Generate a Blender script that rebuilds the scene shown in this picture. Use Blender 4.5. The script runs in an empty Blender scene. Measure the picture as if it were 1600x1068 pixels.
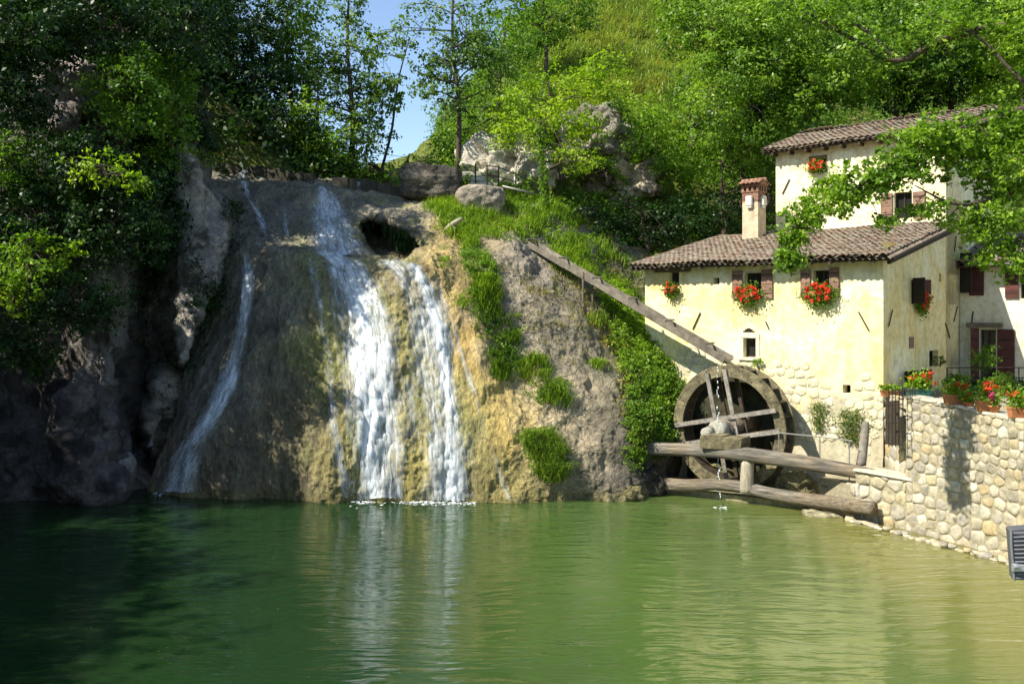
import bpy, bmesh, math, random
import numpy as np
from mathutils import Vector, Matrix
from mathutils.bvhtree import BVHTree

random.seed(7); np.random.seed(7)
scene = bpy.context.scene
COL = scene.collection
R = math.radians

# ------------------------------------------------------------------ camera, sky, sun, exposure
CAMH, F, HZ = 5.5, 1400.0, 486.0
cam = bpy.data.objects.new('camera', bpy.data.cameras.new('camera')); COL.objects.link(cam)
cam.location = (0, 0, CAMH); cam.rotation_euler = (R(90), 0, 0)
cam.data.sensor_width = 36; cam.data.lens = 31.5; cam.data.shift_y = -0.03
cam.data.clip_start = 0.1; cam.data.clip_end = 3000
scene.camera = cam
SUN_AZ = np.array([-0.915, -0.403]); SUN_AZ /= np.linalg.norm(SUN_AZ); SUN_EL = R(47)
sun_dir = Vector((SUN_AZ[0]*math.cos(SUN_EL), SUN_AZ[1]*math.cos(SUN_EL), math.sin(SUN_EL)))
w = bpy.data.worlds.new('World'); scene.world = w; w.use_nodes = True
nt = w.node_tree; nt.nodes.clear()
sk = nt.nodes.new('ShaderNodeTexSky'); sk.sky_type = 'NISHITA'; sk.sun_disc = False
sk.sun_elevation = SUN_EL; sk.sun_rotation = math.atan2(SUN_AZ[0], SUN_AZ[1]); sk.altitude = 200
sk.air_density = 1.0; sk.dust_density = 0.3; sk.ozone_density = 1.6
bg = nt.nodes.new('ShaderNodeBackground'); bg.inputs[1].default_value = 0.12
wo = nt.nodes.new('ShaderNodeOutputWorld')
nt.links.new(sk.outputs[0], bg.inputs[0]); nt.links.new(bg.outputs[0], wo.inputs[0])
sl = bpy.data.lights.new('sun', 'SUN'); sl.energy = 5.0; sl.angle = R(0.5); sl.color = (1.0, 0.94, 0.82)
so = bpy.data.objects.new('sun', sl); COL.objects.link(so)
so.rotation_euler = sun_dir.to_track_quat('Z', 'Y').to_euler()
vs = scene.view_settings
vs.view_transform = 'Standard'; vs.look = 'None'; vs.gamma = 1; vs.use_curve_mapping = False; vs.exposure = 0.92
scene.render.engine = 'CYCLES'
scene.cycles.max_bounces = 6; scene.cycles.diffuse_bounces = 3; scene.cycles.glossy_bounces = 3
scene.cycles.transmission_bounces = 3; scene.cycles.transparent_max_bounces = 10
scene.cycles.use_denoising = True

# ------------------------------------------------------------------ helpers
def P(px, py, Y): return Vector(((px-800)/F*Y, Y, CAMH+(HZ-py)/F*Y))
def water_y(py): return CAMH*F/(py-HZ)
def Pa(a):
    a = np.asarray(a, float)
    return np.stack([(a[..., 0]-800)/F*a[..., 2], a[..., 2], CAMH+(HZ-a[..., 1])/F*a[..., 2]], -1)
def proj(p):
    p = np.asarray(p, float)
    return 800+F*p[..., 0]/p[..., 1], HZ-F*(p[..., 2]-CAMH)/p[..., 1]

def hsh(i, j, k, s):
    n = (i*374761393+j*668265263+k*2147483647 % 1000003*69069+s*974711) & 0xffffffff
    n = ((n ^ (n >> 13))*1274126177) & 0xffffffff
    n = ((n ^ (n >> 15))*2246822519) & 0xffffffff
    return ((n ^ (n >> 16)) & 0xffffff)/float(0xffffff)
def vn(p, f=1.0, s=0):
    p = np.asarray(p, float)*f
    i = np.floor(p).astype(np.int64); t = p-i; t = t*t*(3-2*t)
    x, y, z = i[..., 0], i[..., 1], i[..., 2]; r = 0
    for a in (0, 1):
        for b in (0, 1):
            for c in (0, 1):
                wgt = (t[..., 0] if a else 1-t[..., 0])*(t[..., 1] if b else 1-t[..., 1])*(t[..., 2] if c else 1-t[..., 2])
                r = r+wgt*hsh(x+a, y+b, z*1+c*1, s)
    return r*2-1
def fbm(p, f=1.0, o=4, s=0):
    r = 0; a = 1
    for k in range(o): r = r+a*vn(p, f*2**k, s+k*17); a *= .5
    return r
def sstep(a, b, x):
    t = np.clip((np.asarray(x, float)-a)/(b-a), 0, 1); return t*t*(3-2*t)

def tag(o, label=None, cat=None, group=None, kind=None):
    if label: o['label'] = label
    if cat: o['category'] = cat
    if group: o['group'] = group
    if kind: o['kind'] = kind
    return o
def empty(name, loc, label, cat, group=None):
    o = bpy.data.objects.new(name, None); COL.objects.link(o); o.location = loc
    o.empty_display_size = .2
    return tag(o, label, cat, group)
def link(name, me, mat=None, parent=None, smooth=False):
    if mat is not None and len(me.materials) == 0: me.materials.append(mat)
    if smooth: me.polygons.foreach_set('use_smooth', np.ones(len(me.polygons), bool))
    o = bpy.data.objects.new(name, me); COL.objects.link(o)
    if parent is not None: adopt(o, parent)
    return o
def WM(o):
    m = Matrix.LocRotScale(o.location, o.rotation_euler, o.scale)
    return m if o.parent is None else WM(o.parent) @ o.matrix_parent_inverse @ m
def adopt(o, parent):
    o.parent = parent; o.matrix_parent_inverse = WM(parent).inverted()
def mesh_np(name, V, Fq, attrs=None, uv=None):
    me = bpy.data.meshes.new(name); V = np.asarray(V, np.float32).reshape(-1, 3); Fq = np.asarray(Fq, np.int32)
    nf, k = Fq.shape
    me.vertices.add(len(V)); me.vertices.foreach_set('co', V.ravel())
    me.loops.add(nf*k); me.loops.foreach_set('vertex_index', Fq.ravel())
    me.polygons.add(nf); me.polygons.foreach_set('loop_start', np.arange(0, nf*k, k, dtype=np.int32))
    me.polygons.foreach_set('loop_total', np.full(nf, k, np.int32))
    for nm, d in (attrs or {}).items():
        d = np.asarray(d, np.float32)
        if d.ndim == 1: a = me.attributes.new(nm, 'FLOAT', 'POINT'); a.data.foreach_set('value', d)
        else:
            a = me.attributes.new(nm, 'FLOAT_COLOR', 'POINT')
            c = np.ones((len(d), 4), np.float32); c[:, :3] = d; a.data.foreach_set('color', c.ravel())
    if uv is not None:
        l = me.uv_layers.new(name='UVMap'); l.data.foreach_set('uv', np.asarray(uv, np.float32)[Fq.ravel()].ravel())
    me.update(calc_edges=True); return me
def grid_faces(nv, nu):
    i = np.arange((nv-1)*(nu-1)); r = i//(nu-1); c = i % (nu-1); b = r*nu+c
    return np.stack([b, b+1, b+nu+1, b+nu], 1)
def grid_normals(G):
    du = np.gradient(G, axis=1); dv = np.gradient(G, axis=0); n = np.cross(du, dv)
    n /= np.linalg.norm(n, axis=-1, keepdims=True)+1e-9
    return n
def catmull(A, n):
    A = np.asarray(A, float); m = len(A); t = np.linspace(0, m-1, n); i = np.minimum(t.astype(int), m-2); f = (t-i)[(...,)+(None,)*(A.ndim-1)]
    g = lambda k: A[np.clip(i+k, 0, m-1)]
    p0, p1, p2, p3 = g(-1), g(0), g(1), g(2)
    return .5*((2*p1)+(-p0+p2)*f+(2*p0-5*p1+4*p2-p3)*f*f+(-p0+3*p1-3*p2+p3)*f**3)
def surf(rows, nv, nu):
    A = catmull(rows, nv); A = catmull(A.transpose(1, 0, 2), nu).transpose(1, 0, 2); return A

class MB:
    """collects simple solids into one mesh"""
    def __init__(s): s.v = []; s.f = []
    def add(s, vs, fs):
        b = len(s.v); s.v += [tuple(v) for v in vs]; s.f += [tuple(b+i for i in f) for f in fs]; return s
    def box(s, o, ax, ay, az, jit=0):      # corner + three edge vectors
        o, ax, ay, az = map(Vector, (o, ax, ay, az))
        vs = [o, o+ax, o+ax+ay, o+ay, o+az, o+ax+az, o+ax+ay+az, o+ay+az]
        if jit: vs = [v+Vector([random.uniform(-jit, jit) for _ in range(3)]) for v in vs]
        fs = [(0, 3, 2, 1), (4, 5, 6, 7), (0, 1, 5, 4), (1, 2, 6, 5), (2, 3, 7, 6), (3, 0, 4, 7)]
        if ax.cross(ay).dot(az) < 0: fs = [f[::-1] for f in fs]
        return s.add(vs, fs)
    def bar(s, a, b, wd, h, up=(0, 0, 1), n=1):   # plank centred on a-b
        a, b = Vector(a), Vector(b); d = (b-a).normalized(); up = Vector(up); sd = d.cross(up).normalized(); u = sd.cross(d)
        return s.box(a-sd*wd/2-u*h/2, b-a, sd*wd, u*h)
    def tube(s, pts, rad, n=8, cap=True, wob=0):
        pts = [Vector(p) for p in pts]; m = len(pts)
        if not hasattr(rad, '__len__'): rad = [rad]*m
        b0 = len(s.v); ref = None
        for i, p in enumerate(pts):
            d = (pts[min(i+1, m-1)]-pts[max(i-1, 0)]).normalized()
            if ref is None: ref = d.orthogonal().normalized()
            ref = (ref-d*ref.dot(d)).normalized(); q = d.cross(ref)
            for k in range(n):
                a = 2*math.pi*k/n; rr = rad[i]*(1+wob*random.uniform(-1, 1))
                s.v.append(tuple(p+ref*math.cos(a)*rr+q*math.sin(a)*rr))
        for i in range(m-1):
            for k in range(n):
                a = b0+i*n+k; c = b0+i*n+(k+1) % n; s.f.append((a, c, c+n, a+n))
        if cap:
            s.f.append(tuple(b0+k for k in range(n))[::-1]); s.f.append(tuple(b0+(m-1)*n+k for k in range(n)))
        return s
    def build(s, name, mat, parent=None, smooth=False, bev=0):
        me = bpy.data.meshes.new(name); me.from_pydata(s.v, [], s.f); me.update()
        o = link(name, me, mat, parent, smooth)
        if bev:
            m = o.modifiers.new('b', 'BEVEL'); m.width = bev; m.segments = 2; m.limit_method = 'ANGLE'
        return o

# ------------------------------------------------------------------ materials
class N:
    def __init__(s, name):
        s.m = bpy.data.materials.new(name); s.m.use_nodes = True; s.t = s.m.node_tree; s.t.nodes.clear()
        s.out = s.n('ShaderNodeOutputMaterial')
    def n(s, ty, **k):
        x = s.t.nodes.new(ty)
        for a, b in k.items(): setattr(x, a, b)
        return x
    def l(s, a, b): s.t.links.new(a, b)
    def sock(s, node, key, val):
        if val is None: return
        i = node.inputs[key]
        if hasattr(val, 'is_output') or isinstance(val, bpy.types.NodeSocket): s.l(val, i)
        else: i.default_value = val if not (isinstance(val, tuple) and len(val) == 3 and i.type == 'RGBA') else (*val, 1)
    def pos(s): return s.n('ShaderNodeNewGeometry').outputs['Position']
    def scale(s, vec, sc):
        m = s.n('ShaderNodeMapping'); s.l(vec, m.inputs[0]); m.inputs['Scale'].default_value = sc; return m.outputs[0]
    def noise(s, vec, scale, det=6, rough=.6, dist=0):
        x = s.n('ShaderNodeTexNoise'); s.l(vec, x.inputs['Vector']); x.inputs['Scale'].default_value = scale
        x.inputs['Detail'].default_value = det; x.inputs['Roughness'].default_value = rough; x.inputs['Distortion'].default_value = dist
        return x.outputs[0]
    def ramp(s, v, stops):
        x = s.n('ShaderNodeValToRGB'); s.l(v, x.inputs[0]); e = x.color_ramp.elements
        while len(e) < len(stops): e.new(.5)
        for i, (p, c) in enumerate(stops):
            e[i].position = p; e[i].color = (c, c, c, 1) if not isinstance(c, tuple) else (*c, 1)
        return x.outputs[0]
    def mix(s, f, a, b, mode='MIX'):
        x = s.n('ShaderNodeMix', data_type='RGBA', blend_type=mode)
        s.sock(x, 0, f)
        for k, v in ((6, a), (7, b)):
            if isinstance(v, bpy.types.NodeSocket): s.l(v, x.inputs[k])
            else: x.inputs[k].default_value = (*v, 1) if len(v) == 3 else v
        return x.outputs[2]
    def math(s, op, a, b=0.0):
        x = s.n('ShaderNodeMath', operation=op); s.sock(x, 0, a); s.sock(x, 1, b); return x.outputs[0]
    def attr(s, name, t='GEOMETRY'): return s.n('ShaderNodeAttribute', attribute_name=name, attribute_type=t)
    def bump(s, h, st, d=.05, nrm=None):
        x = s.n('ShaderNodeBump'); s.l(h, x.inputs['Height']); x.inputs['Strength'].default_value = st; x.inputs['Distance'].default_value = d
        if nrm is not None: s.l(nrm, x.inputs['Normal'])
        return x.outputs[0]
    def pbr(s, col, rough=.8, nrm=None, spec=.3, metal=0):
        b = s.n('ShaderNodeBsdfPrincipled'); s.sock(b, 'Base Color', col); s.sock(b, 'Roughness', rough)
        b.inputs['Specular IOR Level'].default_value = spec; b.inputs['Metallic'].default_value = metal
        if nrm is not None: s.l(nrm, b.inputs['Normal'])
        s.l(b.outputs[0], s.out.inputs[0]); return b

def m_simple(name, c, rough=.7, var=.35, sc=6, bump=.3, spec=.25, metal=0, stretch=(1, 1, 1), objrnd=0, bd=.03, rotz=0, tint=None):
    n = N(name); p = n.pos()
    if rotz: mr_ = n.n('ShaderNodeMapping'); n.l(p, mr_.inputs[0]); mr_.inputs['Rotation'].default_value = (0, 0, rotz); p = mr_.outputs[0]
    pt = p; p = n.scale(p, stretch); f = n.noise(p, sc, 7, .65)
    dark = tuple(x*(1-var) for x in c); lit = tuple(min(1, x*(1+var*.7)) for x in c)
    col = n.ramp(f, [(.3, dark), (.7, lit)])
    if tint: col = n.mix(n.ramp(n.noise(pt, .9, 4, .6), [(.42, 0), (.62, .8)]), col, n.mix(1.0, col, tint, 'MULTIPLY'))
    if objrnd:
        oi = n.n('ShaderNodeObjectInfo').outputs['Random']
        col = n.mix(1.0, col, n.ramp(oi, [(0, 1-objrnd), (1, 1+objrnd*.6)]), 'MULTIPLY')
    n.pbr(col, rough, n.bump(n.noise(p, sc*3, 6, .7), bump, bd), spec, metal); return n.m

def m_leaf(name, a, b, c, trans=.35, rough=.45):
    """a dark, b mid, c light leaf colour"""
    n = N(name); r = n.attr('rnd').outputs['Fac']
    col = n.ramp(r, [(0, a), (.5, b), (1, c)])
    big = n.noise(n.pos(), .55, 3, .5)
    col = n.mix(1.0, col, n.ramp(big, [(.3, (.72, .8, .8)), (.7, (1.25, 1.15, 1.0))]), 'MULTIPLY')
    d = n.n('ShaderNodeBsdfPrincipled'); n.l(col, d.inputs['Base Color']); d.inputs['Roughness'].default_value = rough
    d.inputs['Specular IOR Level'].default_value = .25
    t = n.n('ShaderNodeBsdfTranslucent'); tc = n.mix(1.0, col, (1.3, 1.5, .5), 'MULTIPLY'); n.l(tc, t.inputs[0])
    mx = n.n('ShaderNodeMixShader'); mx.inputs[0].default_value = trans
    n.l(d.outputs[0], mx.inputs[1]); n.l(t.outputs[0], mx.inputs[2]); n.l(mx.outputs[0], n.out.inputs[0]); return n.m

def m_rock(name, crack=1.0, sc=1.0, wet=0.0, streak=False):
    """colour from the vertex layer 'col' times noise"""
    n = N(name); c = n.attr('col').outputs['Color']; p = n.pos()
    pn = n.scale(p, (1, 1, .35)) if streak else p
    f1 = n.noise(pn, 1.6*sc, 8, .65, .3); f2 = n.noise(pn, 9*sc, 6, .7)
    col = n.mix(1.0, c, n.ramp(f1, [(.28, (.5, .5, .5)), (.5, (1, 1, 1)), (.72, (1.45, 1.4, 1.3))]), 'MULTIPLY')
    col = n.mix(1.0, col, n.ramp(f2, [(.3, (.62, .62, .64)), (.7, (1.32, 1.3, 1.25))]), 'MULTIPLY')
    vo = n.n('ShaderNodeTexVoronoi', feature='DISTANCE_TO_EDGE'); 
    wv = n.n('ShaderNodeVectorMath', operation='ADD'); nz = n.n('ShaderNodeTexNoise'); n.l(p, nz.inputs['Vector']); nz.inputs['Scale'].default_value = 1.3
    n.l(p, wv.inputs[0]); n.l(nz.outputs['Color'], wv.inputs[1]); n.l(wv.outputs[0], vo.inputs['Vector']); vo.inputs['Scale'].default_value = 1.4*sc
    ck = n.ramp(vo.outputs[0], [(0, 0), (.05, 1)])
    h = n.math('ADD', n.math('MULTIPLY', f1, 1.2), n.math('MULTIPLY', f2, .35))
    h = n.math('ADD', h, n.math('MULTIPLY', ck, .12*crack))
    h = n.math('ADD', h, n.math('MULTIPLY', n.noise(p, 34*sc, 4, .7), .12))
    if streak:
        sx = n.noise(n.scale(p, (11, 11, 1.3)), 1.0, 6, .7, .8); sy = n.noise(n.scale(p, (30, 30, 4)), 1.0, 4, .7, .6)
        h = n.math('ADD', h, n.math('ADD', n.math('MULTIPLY', sx, .42), n.math('MULTIPLY', sy, .22)))
        col = n.mix(1.0, col, n.ramp(sx, [(.3, (.55, .55, .5)), (.5, (1, 1, 1)), (.7, (1.5, 1.45, 1.25))]), 'MULTIPLY')
        col = n.mix(1.0, col, n.ramp(sy, [(.32, (.72, .72, .7)), (.68, (1.28, 1.26, 1.2))]), 'MULTIPLY')
    else:
        col = n.mix(1.0, col, n.ramp(n.noise(p, 28, 5, .75), [(.32, (.66, .66, .66)), (.68, (1.3, 1.3, 1.28))]), 'MULTIPLY')
    if crack: col = n.mix(.35*min(crack, 1), col, n.mix(1.0, col, ck, 'MULTIPLY'))
    n.pbr(col, n.ramp(f2, [(.3, .95-.5*wet), (.7, .9-.25*wet)]), n.bump(h, .9, .22), .25+.3*wet); return n.m

M = {}
M['leaf_dark'] = m_leaf('leaf dark', (.009, .026, .006), (.016, .046, .008), (.034, .085, .013), .25)  # darkened so the leaf colour carries the cliff and wood shade
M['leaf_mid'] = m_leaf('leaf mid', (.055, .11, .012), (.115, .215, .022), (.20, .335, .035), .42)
M['leaf_lit'] = m_leaf('leaf sunlit', (.09, .16, .012), (.185, .32, .022), (.32, .45, .05), .45)  # brighter copy with sunlight put into the leaf colour
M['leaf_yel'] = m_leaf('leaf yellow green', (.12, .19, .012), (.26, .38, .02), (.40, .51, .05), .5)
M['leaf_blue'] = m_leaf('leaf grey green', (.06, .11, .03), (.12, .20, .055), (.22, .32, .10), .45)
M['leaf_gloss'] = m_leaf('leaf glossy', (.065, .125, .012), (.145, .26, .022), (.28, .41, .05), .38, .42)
M['grass'] = m_leaf('grass', (.10, .17, .02), (.20, .32, .035), (.36, .44, .10), .4, .8)
M['hillgrass'] = m_leaf('hill grass', (.14, .20, .04), (.25, .32, .08), (.39, .43, .17), .4, .8)
M['dry'] = m_leaf('dry grass', (.16, .14, .03), (.30, .27, .07), (.42, .38, .14), .3, .8)
M['bark'] = m_simple('bark', (.085, .065, .045), .9, .5, 9, .8, stretch=(1, 1, .3))
M['bark_pale'] = m_simple('pale bark', (.20, .17, .13), .9, .5, 9, .8, stretch=(1, 1, .3))
M['rock'] = m_rock('travertine', .2, 1.0, .6, True)
M['rock_dry'] = m_rock('dry rock', 1.0, 1.0, 0)
M['rock_slab'] = m_rock('cliff rock', .8, .9, 0)

def m_soil():
    n = N('hill soil'); p = n.pos(); f = n.noise(p, .8, 8, .65); g = n.noise(p, 7, 6, .7)
    col = n.ramp(f, [(.3, (.06, .085, .02)), (.5, (.12, .15, .035)), (.68, (.2, .19, .07))])
    col = n.mix(1.0, col, n.ramp(g, [(.3, (.6, .6, .6)), (.7, (1.4, 1.35, 1.2))]), 'MULTIPLY')
    n.pbr(col, 1.0, n.bump(g, .8, .2), .1); return n.m
M['soil'] = m_soil()

def m_water():
    n = N('pond water'); p = n.pos()
    # ripples: long low swells and finer wind ripples running across the pond
    wv = n.n('ShaderNodeVectorMath', operation='ADD'); nz = n.n('ShaderNodeTexNoise'); n.l(p, nz.inputs['Vector']); nz.inputs['Scale'].default_value = .35
    n.l(p, wv.inputs[0]); n.l(nz.outputs['Color'], wv.inputs[1])
    a = n.noise(n.scale(wv.outputs[0], (.55, 2.4, 1)), 1.25, 2, .45, .5)
    b = n.noise(n.scale(wv.outputs[0], (1.1, 6.5, 1)), 1.7, 2, .5, .3)
    calm = n.ramp(n.noise(p, .13, 3, .5), [(.35, .35), (.62, 1.0)])
    h = n.math('ADD', n.math('MULTIPLY', a, .12), n.math('MULTIPLY', b, .020))
    h = n.math('MULTIPLY', h, calm)
    nb = n.bump(h, .55, 1.0)
    big = n.noise(p, .16, 3, .5)
    xs = n.n('ShaderNodeSeparateXYZ'); n.l(p, xs.inputs[0])
    # silty towards the terrace wall; left shade and right sunlight painted into the colour
    dd = n.math('ADD', n.math('MULTIPLY', xs.outputs[0], .085), n.math('MULTIPLY', big, .5))
    col = n.ramp(dd, [(.0, (.011, .031, .009)), (.40, (.052, .092, .022)), (.80, (.085, .118, .032)), (1.0, (.14, .145, .035))])
    b_ = n.pbr(col, .015, nb, .5); b_.inputs['IOR'].default_value = 1.40; b_.subsurface_method = 'BURLEY'; b_.inputs['Subsurface Weight'].default_value = 1; b_.inputs['Subsurface Radius'].default_value = (.5, 1, .5); b_.inputs['Subsurface Scale'].default_value = .6
    return n.m
M['water'] = m_water()

def m_fall():
    n = N('falling water'); uv = n.n('ShaderNodeUVMap').outputs[0]
    e = n.attr('edge').outputs['Fac']
    s1 = n.noise(n.scale(uv, (13, 1.5, 1)), 1.0, 5, .7, .8); s2 = n.noise(n.scale(uv, (36, 7, 1)), 1.0, 4, .7, .9)
    s3 = n.noise(n.scale(uv, (2.2, .4, 1)), 1.0, 3, .5, .2)
    v = n.math('ADD', n.math('MULTIPLY', s1, .62), n.math('MULTIPLY', s2, .42)); v = n.math('ADD', v, n.math('MULTIPLY', s3, .5))
    v = n.math('SUBTRACT', n.math('ADD', v, n.math('MULTIPLY', e, .42)), .7)
    al = n.ramp(v, [(.30, 0.0), (.42, .28), (.62, .95)])
    d = n.n('ShaderNodeBsdfPrincipled'); d.inputs['Base Color'].default_value = (.70, .75, .78, 1); d.inputs['Roughness'].default_value = .25
    d.inputs['Specular IOR Level'].default_value = .6
    n.l(n.bump(n.math('ADD', s1, n.math('MULTIPLY', s2, .6)), .8, .06), d.inputs['Normal'])
    t = n.n('ShaderNodeBsdfTransparent'); mx = n.n('ShaderNodeMixShader'); n.l(al, mx.inputs[0]); n.l(t.outputs[0], mx.inputs[1]); n.l(d.outputs[0], mx.inputs[2])
    n.l(mx.outputs[0], n.out.inputs[0]); return n.m
M['fall'] = m_fall()
M['foam'] = m_simple('foam', (.75, .8, .8), .5, .15, 20, .6)

def m_plaster(name, c1, c2, c3, stain, hz=(2.0, 4.6)):
    n = N(name); p = n.pos(); f = n.noise(p, .7, 6, .6, .4); g = n.noise(p, 5, 7, .7); h = n.noise(p, 22, 5, .7)
    col = n.ramp(f, [(.32, c2), (.5, c1), (.68, c3)])
    col = n.mix(1.0, col, n.ramp(g, [(.3, (.74, .71, .62)), (.55, (1.04, 1.04, 1.02))]), 'MULTIPLY')
    # bare damp masonry low down
    xs = n.n('ShaderNodeSeparateXYZ'); n.l(p, xs.inputs[0])
    mr = n.n('ShaderNodeMapRange'); n.l(xs.outputs[2], mr.inputs[0]); mr.inputs[1].default_value = hz[0]; mr.inputs[2].default_value = hz[1]; mr.inputs[3].default_value = 1; mr.inputs[4].default_value = 0
    w_ = n.math('ADD', n.math('MULTIPLY', mr.outputs[0], 1.0), n.math('MULTIPLY', n.math('SUBTRACT', n.noise(p, 1.1, 6, .65), .5), 2.4))
    wm = n.ramp(w_, [(.35, 0), (.7, .85)])
    col = n.mix(wm, col, n.ramp(g, [(.3, tuple(x*.62 for x in stain)), (.7, stain)]))
    # fine drip streaks
    st = n.ramp(n.noise(n.scale(p, (3, 3, .35)), 1.6, 5, .6), [(.50, 0), (.72, .6)])
    col = n.mix(st, col, n.mix(1.0, col, (.68, .66, .6), 'MULTIPLY'))
    hh = n.math('ADD', n.math('MULTIPLY', g, .8), n.math('MULTIPLY', h, .35))
    n.pbr(col, .92, n.bump(hh, .75, .06), .15); return n.m
M['plaster'] = m_plaster('cream plaster', (.83, .72, .40), (.78, .59, .24), (.87, .82, .60), (.50, .46, .34))
M['plaster_up'] = m_plaster('upper plaster', (.84, .76, .50), (.80, .66, .36), (.87, .81, .60), (.6, .55, .42), (-3, -2))
M['plaster_w'] = m_plaster('white plaster', (.72, .67, .53), (.62, .56, .40), (.78, .74, .61), (.5, .46, .36), (-3, -2))

def m_stone(name, cols, src='OBJ', bumpst=.8):
    n = N(name); p = n.pos()
    r = n.n('ShaderNodeObjectInfo').outputs['Random'] if src == 'OBJ' else n.attr('rnd').outputs['Fac']
    k = len(cols); col = n.ramp(r, [(i/(k-1), c) for i, c in enumerate(cols)])
    g = n.noise(p, 7, 8, .7); f = n.noise(p, 30, 5, .7)
    col = n.mix(1.0, col, n.ramp(g, [(.3, (.62, .62, .6)), (.5, (1, 1, 1)), (.7, (1.3, 1.28, 1.2))]), 'MULTIPLY')
    col = n.mix(n.ramp(n.noise(p, 3.0, 5, .6), [(.55, 0), (.7, .5)]), col, (.16, .15, .09))
    n.pbr(col, .92, n.bump(n.math('ADD', g, n.math('MULTIPLY', f, .4)), bumpst, .05), .2); return n.m
SC = [(.33, .29, .20), (.47, .43, .32), (.36, .32, .23), (.50, .43, .27), (.26, .235, .18), (.56, .52, .42), (.42, .33, .18), (.39, .36, .29), (.30, .27, .21), (.50, .46, .35)]
M['stone'] = m_stone('wall stone', SC); M['stone_s'] = m_stone('wall stone mass', SC, 'ATTR')
M['plaster_stone'] = m_stone('masonry in plaster', [(.60, .55, .38), (.68, .61, .40), (.56, .52, .40), (.72, .63, .40)])
M['mortar'] = m_simple('mortar', (.33, .29, .19), .95, .4, 8, .8)
TC = [(.16, .105, .075), (.22, .145, .10), (.20, .155, .115), (.13, .095, .07), (.26, .18, .125), (.24, .20, .155), (.17, .12, .09), (.20, .125, .085)]
def m_tile(name, src):
    n = N(name); p = n.pos()
    r = n.n('ShaderNodeObjectInfo').outputs['Random'] if src == 'OBJ' else n.attr('rnd').outputs['Fac']
    col = n.ramp(r, [(i/7, c) for i, c in enumerate(TC)])
    g = n.noise(p, 9, 7, .7)
    col = n.mix(n.ramp(n.noise(p, 2.6, 6, .7), [(.46, 0), (.66, .75)]), col, n.ramp(g, [(.35, (.13, .12, .08)), (.6, (.42, .40, .30))]))
    n.pbr(col, .9, n.bump(g, .6, .03), .2); return n.m
M['tile'] = m_tile('roof tile', 'OBJ'); M['tile_s'] = m_tile('roof tile mass', 'ATTR')
M['tile_red'] = m_simple('red tile', (.34, .18, .115), .85, .4, 8, .5, objrnd=.3)
M['pit_shade_wall'] = m_simple('wet shade-dark pit masonry', (.045, .045, .022), .8, .6, 4, .9)  # mossy wet stone, shade behind the wheel put into its colour
M['chimlime'] = m_simple('sooty limewash', (.52, .43, .29), .95, .35, 4, .7)
M['brick'] = m_simple('brick', (.29, .165, .11), .9, .4, 14, .6, objrnd=.35)
M['lime'] = m_simple('limewash', (.66, .60, .45), .95, .25, 4, .7)
M['pale'] = m_simple('pale stone', (.68, .64, .52), .9, .2, 8, .4)
M['wood'] = m_simple('weathered wood', (.19, .155, .115), .85, .55, 5, .9, stretch=(.6, .6, 2.5), bd=.05)
M['flume'] = m_simple('flume boards', (.20, .175, .135), .9, .5, 3, .9, objrnd=.3, bd=.04)
M['wood_grey'] = m_simple('grey wood', (.26, .235, .20), .85, .55, 6, .9, objrnd=.25, bd=.04)
M['wood_dark'] = m_simple('dark wood', (.06, .045, .03), .85, .5, 8, .7, objrnd=.2)
M['wood_wet'] = m_simple('wet mossy wood', (.165, .14, .075), .7, .8, 5, .9, objrnd=.2, bd=.04, spec=.4)
M['shutter'] = m_simple('shutter wood', (.26, .155, .105), .75, .3, 10, .5, objrnd=.15)
M['shutter_dk'] = m_simple('dark shutter wood', (.10, .035, .028), .7, .35, 10, .5, objrnd=.15)
M['iron'] = m_simple('iron', (.035, .03, .026), .6, .4, 20, .4, metal=.3)
M['rail'] = m_simple('galvanised rail', (.28, .27, .25), .5, .3, 20, .3, metal=.4)
M['terra'] = m_simple('terracotta', (.46, .19, .08), .85, .25, 12, .4, objrnd=.25)
M['greenpot'] = m_simple('green pot', (.04, .13, .10), .6, .2, 12, .2)
M['red'] = m_simple('geranium red', (.80, .045, .02), .6, .35, 30, .2)
M['pink'] = m_simple('petunia pink', (.55, .05, .15), .6, .3, 30, .2)
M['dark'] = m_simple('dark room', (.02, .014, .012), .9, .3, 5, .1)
M['granite'] = m_simple('grey stone', (.34, .33, .27), .85, .35, 10, .7)
M['weirstone'] = m_simple('shade-darkened weir stone', (.065, .058, .04), .8, .45, 5, .8, objrnd=.25)  # stone colour lowered to paint in the shade on the weir
M['granite_w'] = m_simple('pale coping stone', (.50, .46, .36), .9, .35, 6, .8)
M['beamw'] = m_simple('old beam timber', (.21, .19, .155), .85, .75, 1.0, 1.0, stretch=(1.2, 16, 16), bd=.06, rotz=R(31), tint=(1.25, 1.05, .78))
M['pole'] = m_simple('pale split timber', (.42, .37, .27), .85, .4, 6, .9, stretch=(3, 3, .5), bd=.04)
M['mossrock'] = m_simple('mossy stone', (.26, .23, .12), .9, .5, 5, .8)
M['grey_metal'] = m_simple('grey housing', (.10, .10, .105), .45, .15, 15, .15, spec=.5)
M['grey_metal2'] = m_simple('grey ribs', (.17, .17, .18), .45, .15, 15, .15, spec=.5)
M['alu'] = m_simple('bright bracket', (.5, .5, .5), .35, .1, 15, .1, metal=.6)
n = N('window glass'); b = n.pbr((.02, .022, .02), .06, None, .6); M['glass'] = n.m

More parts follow.
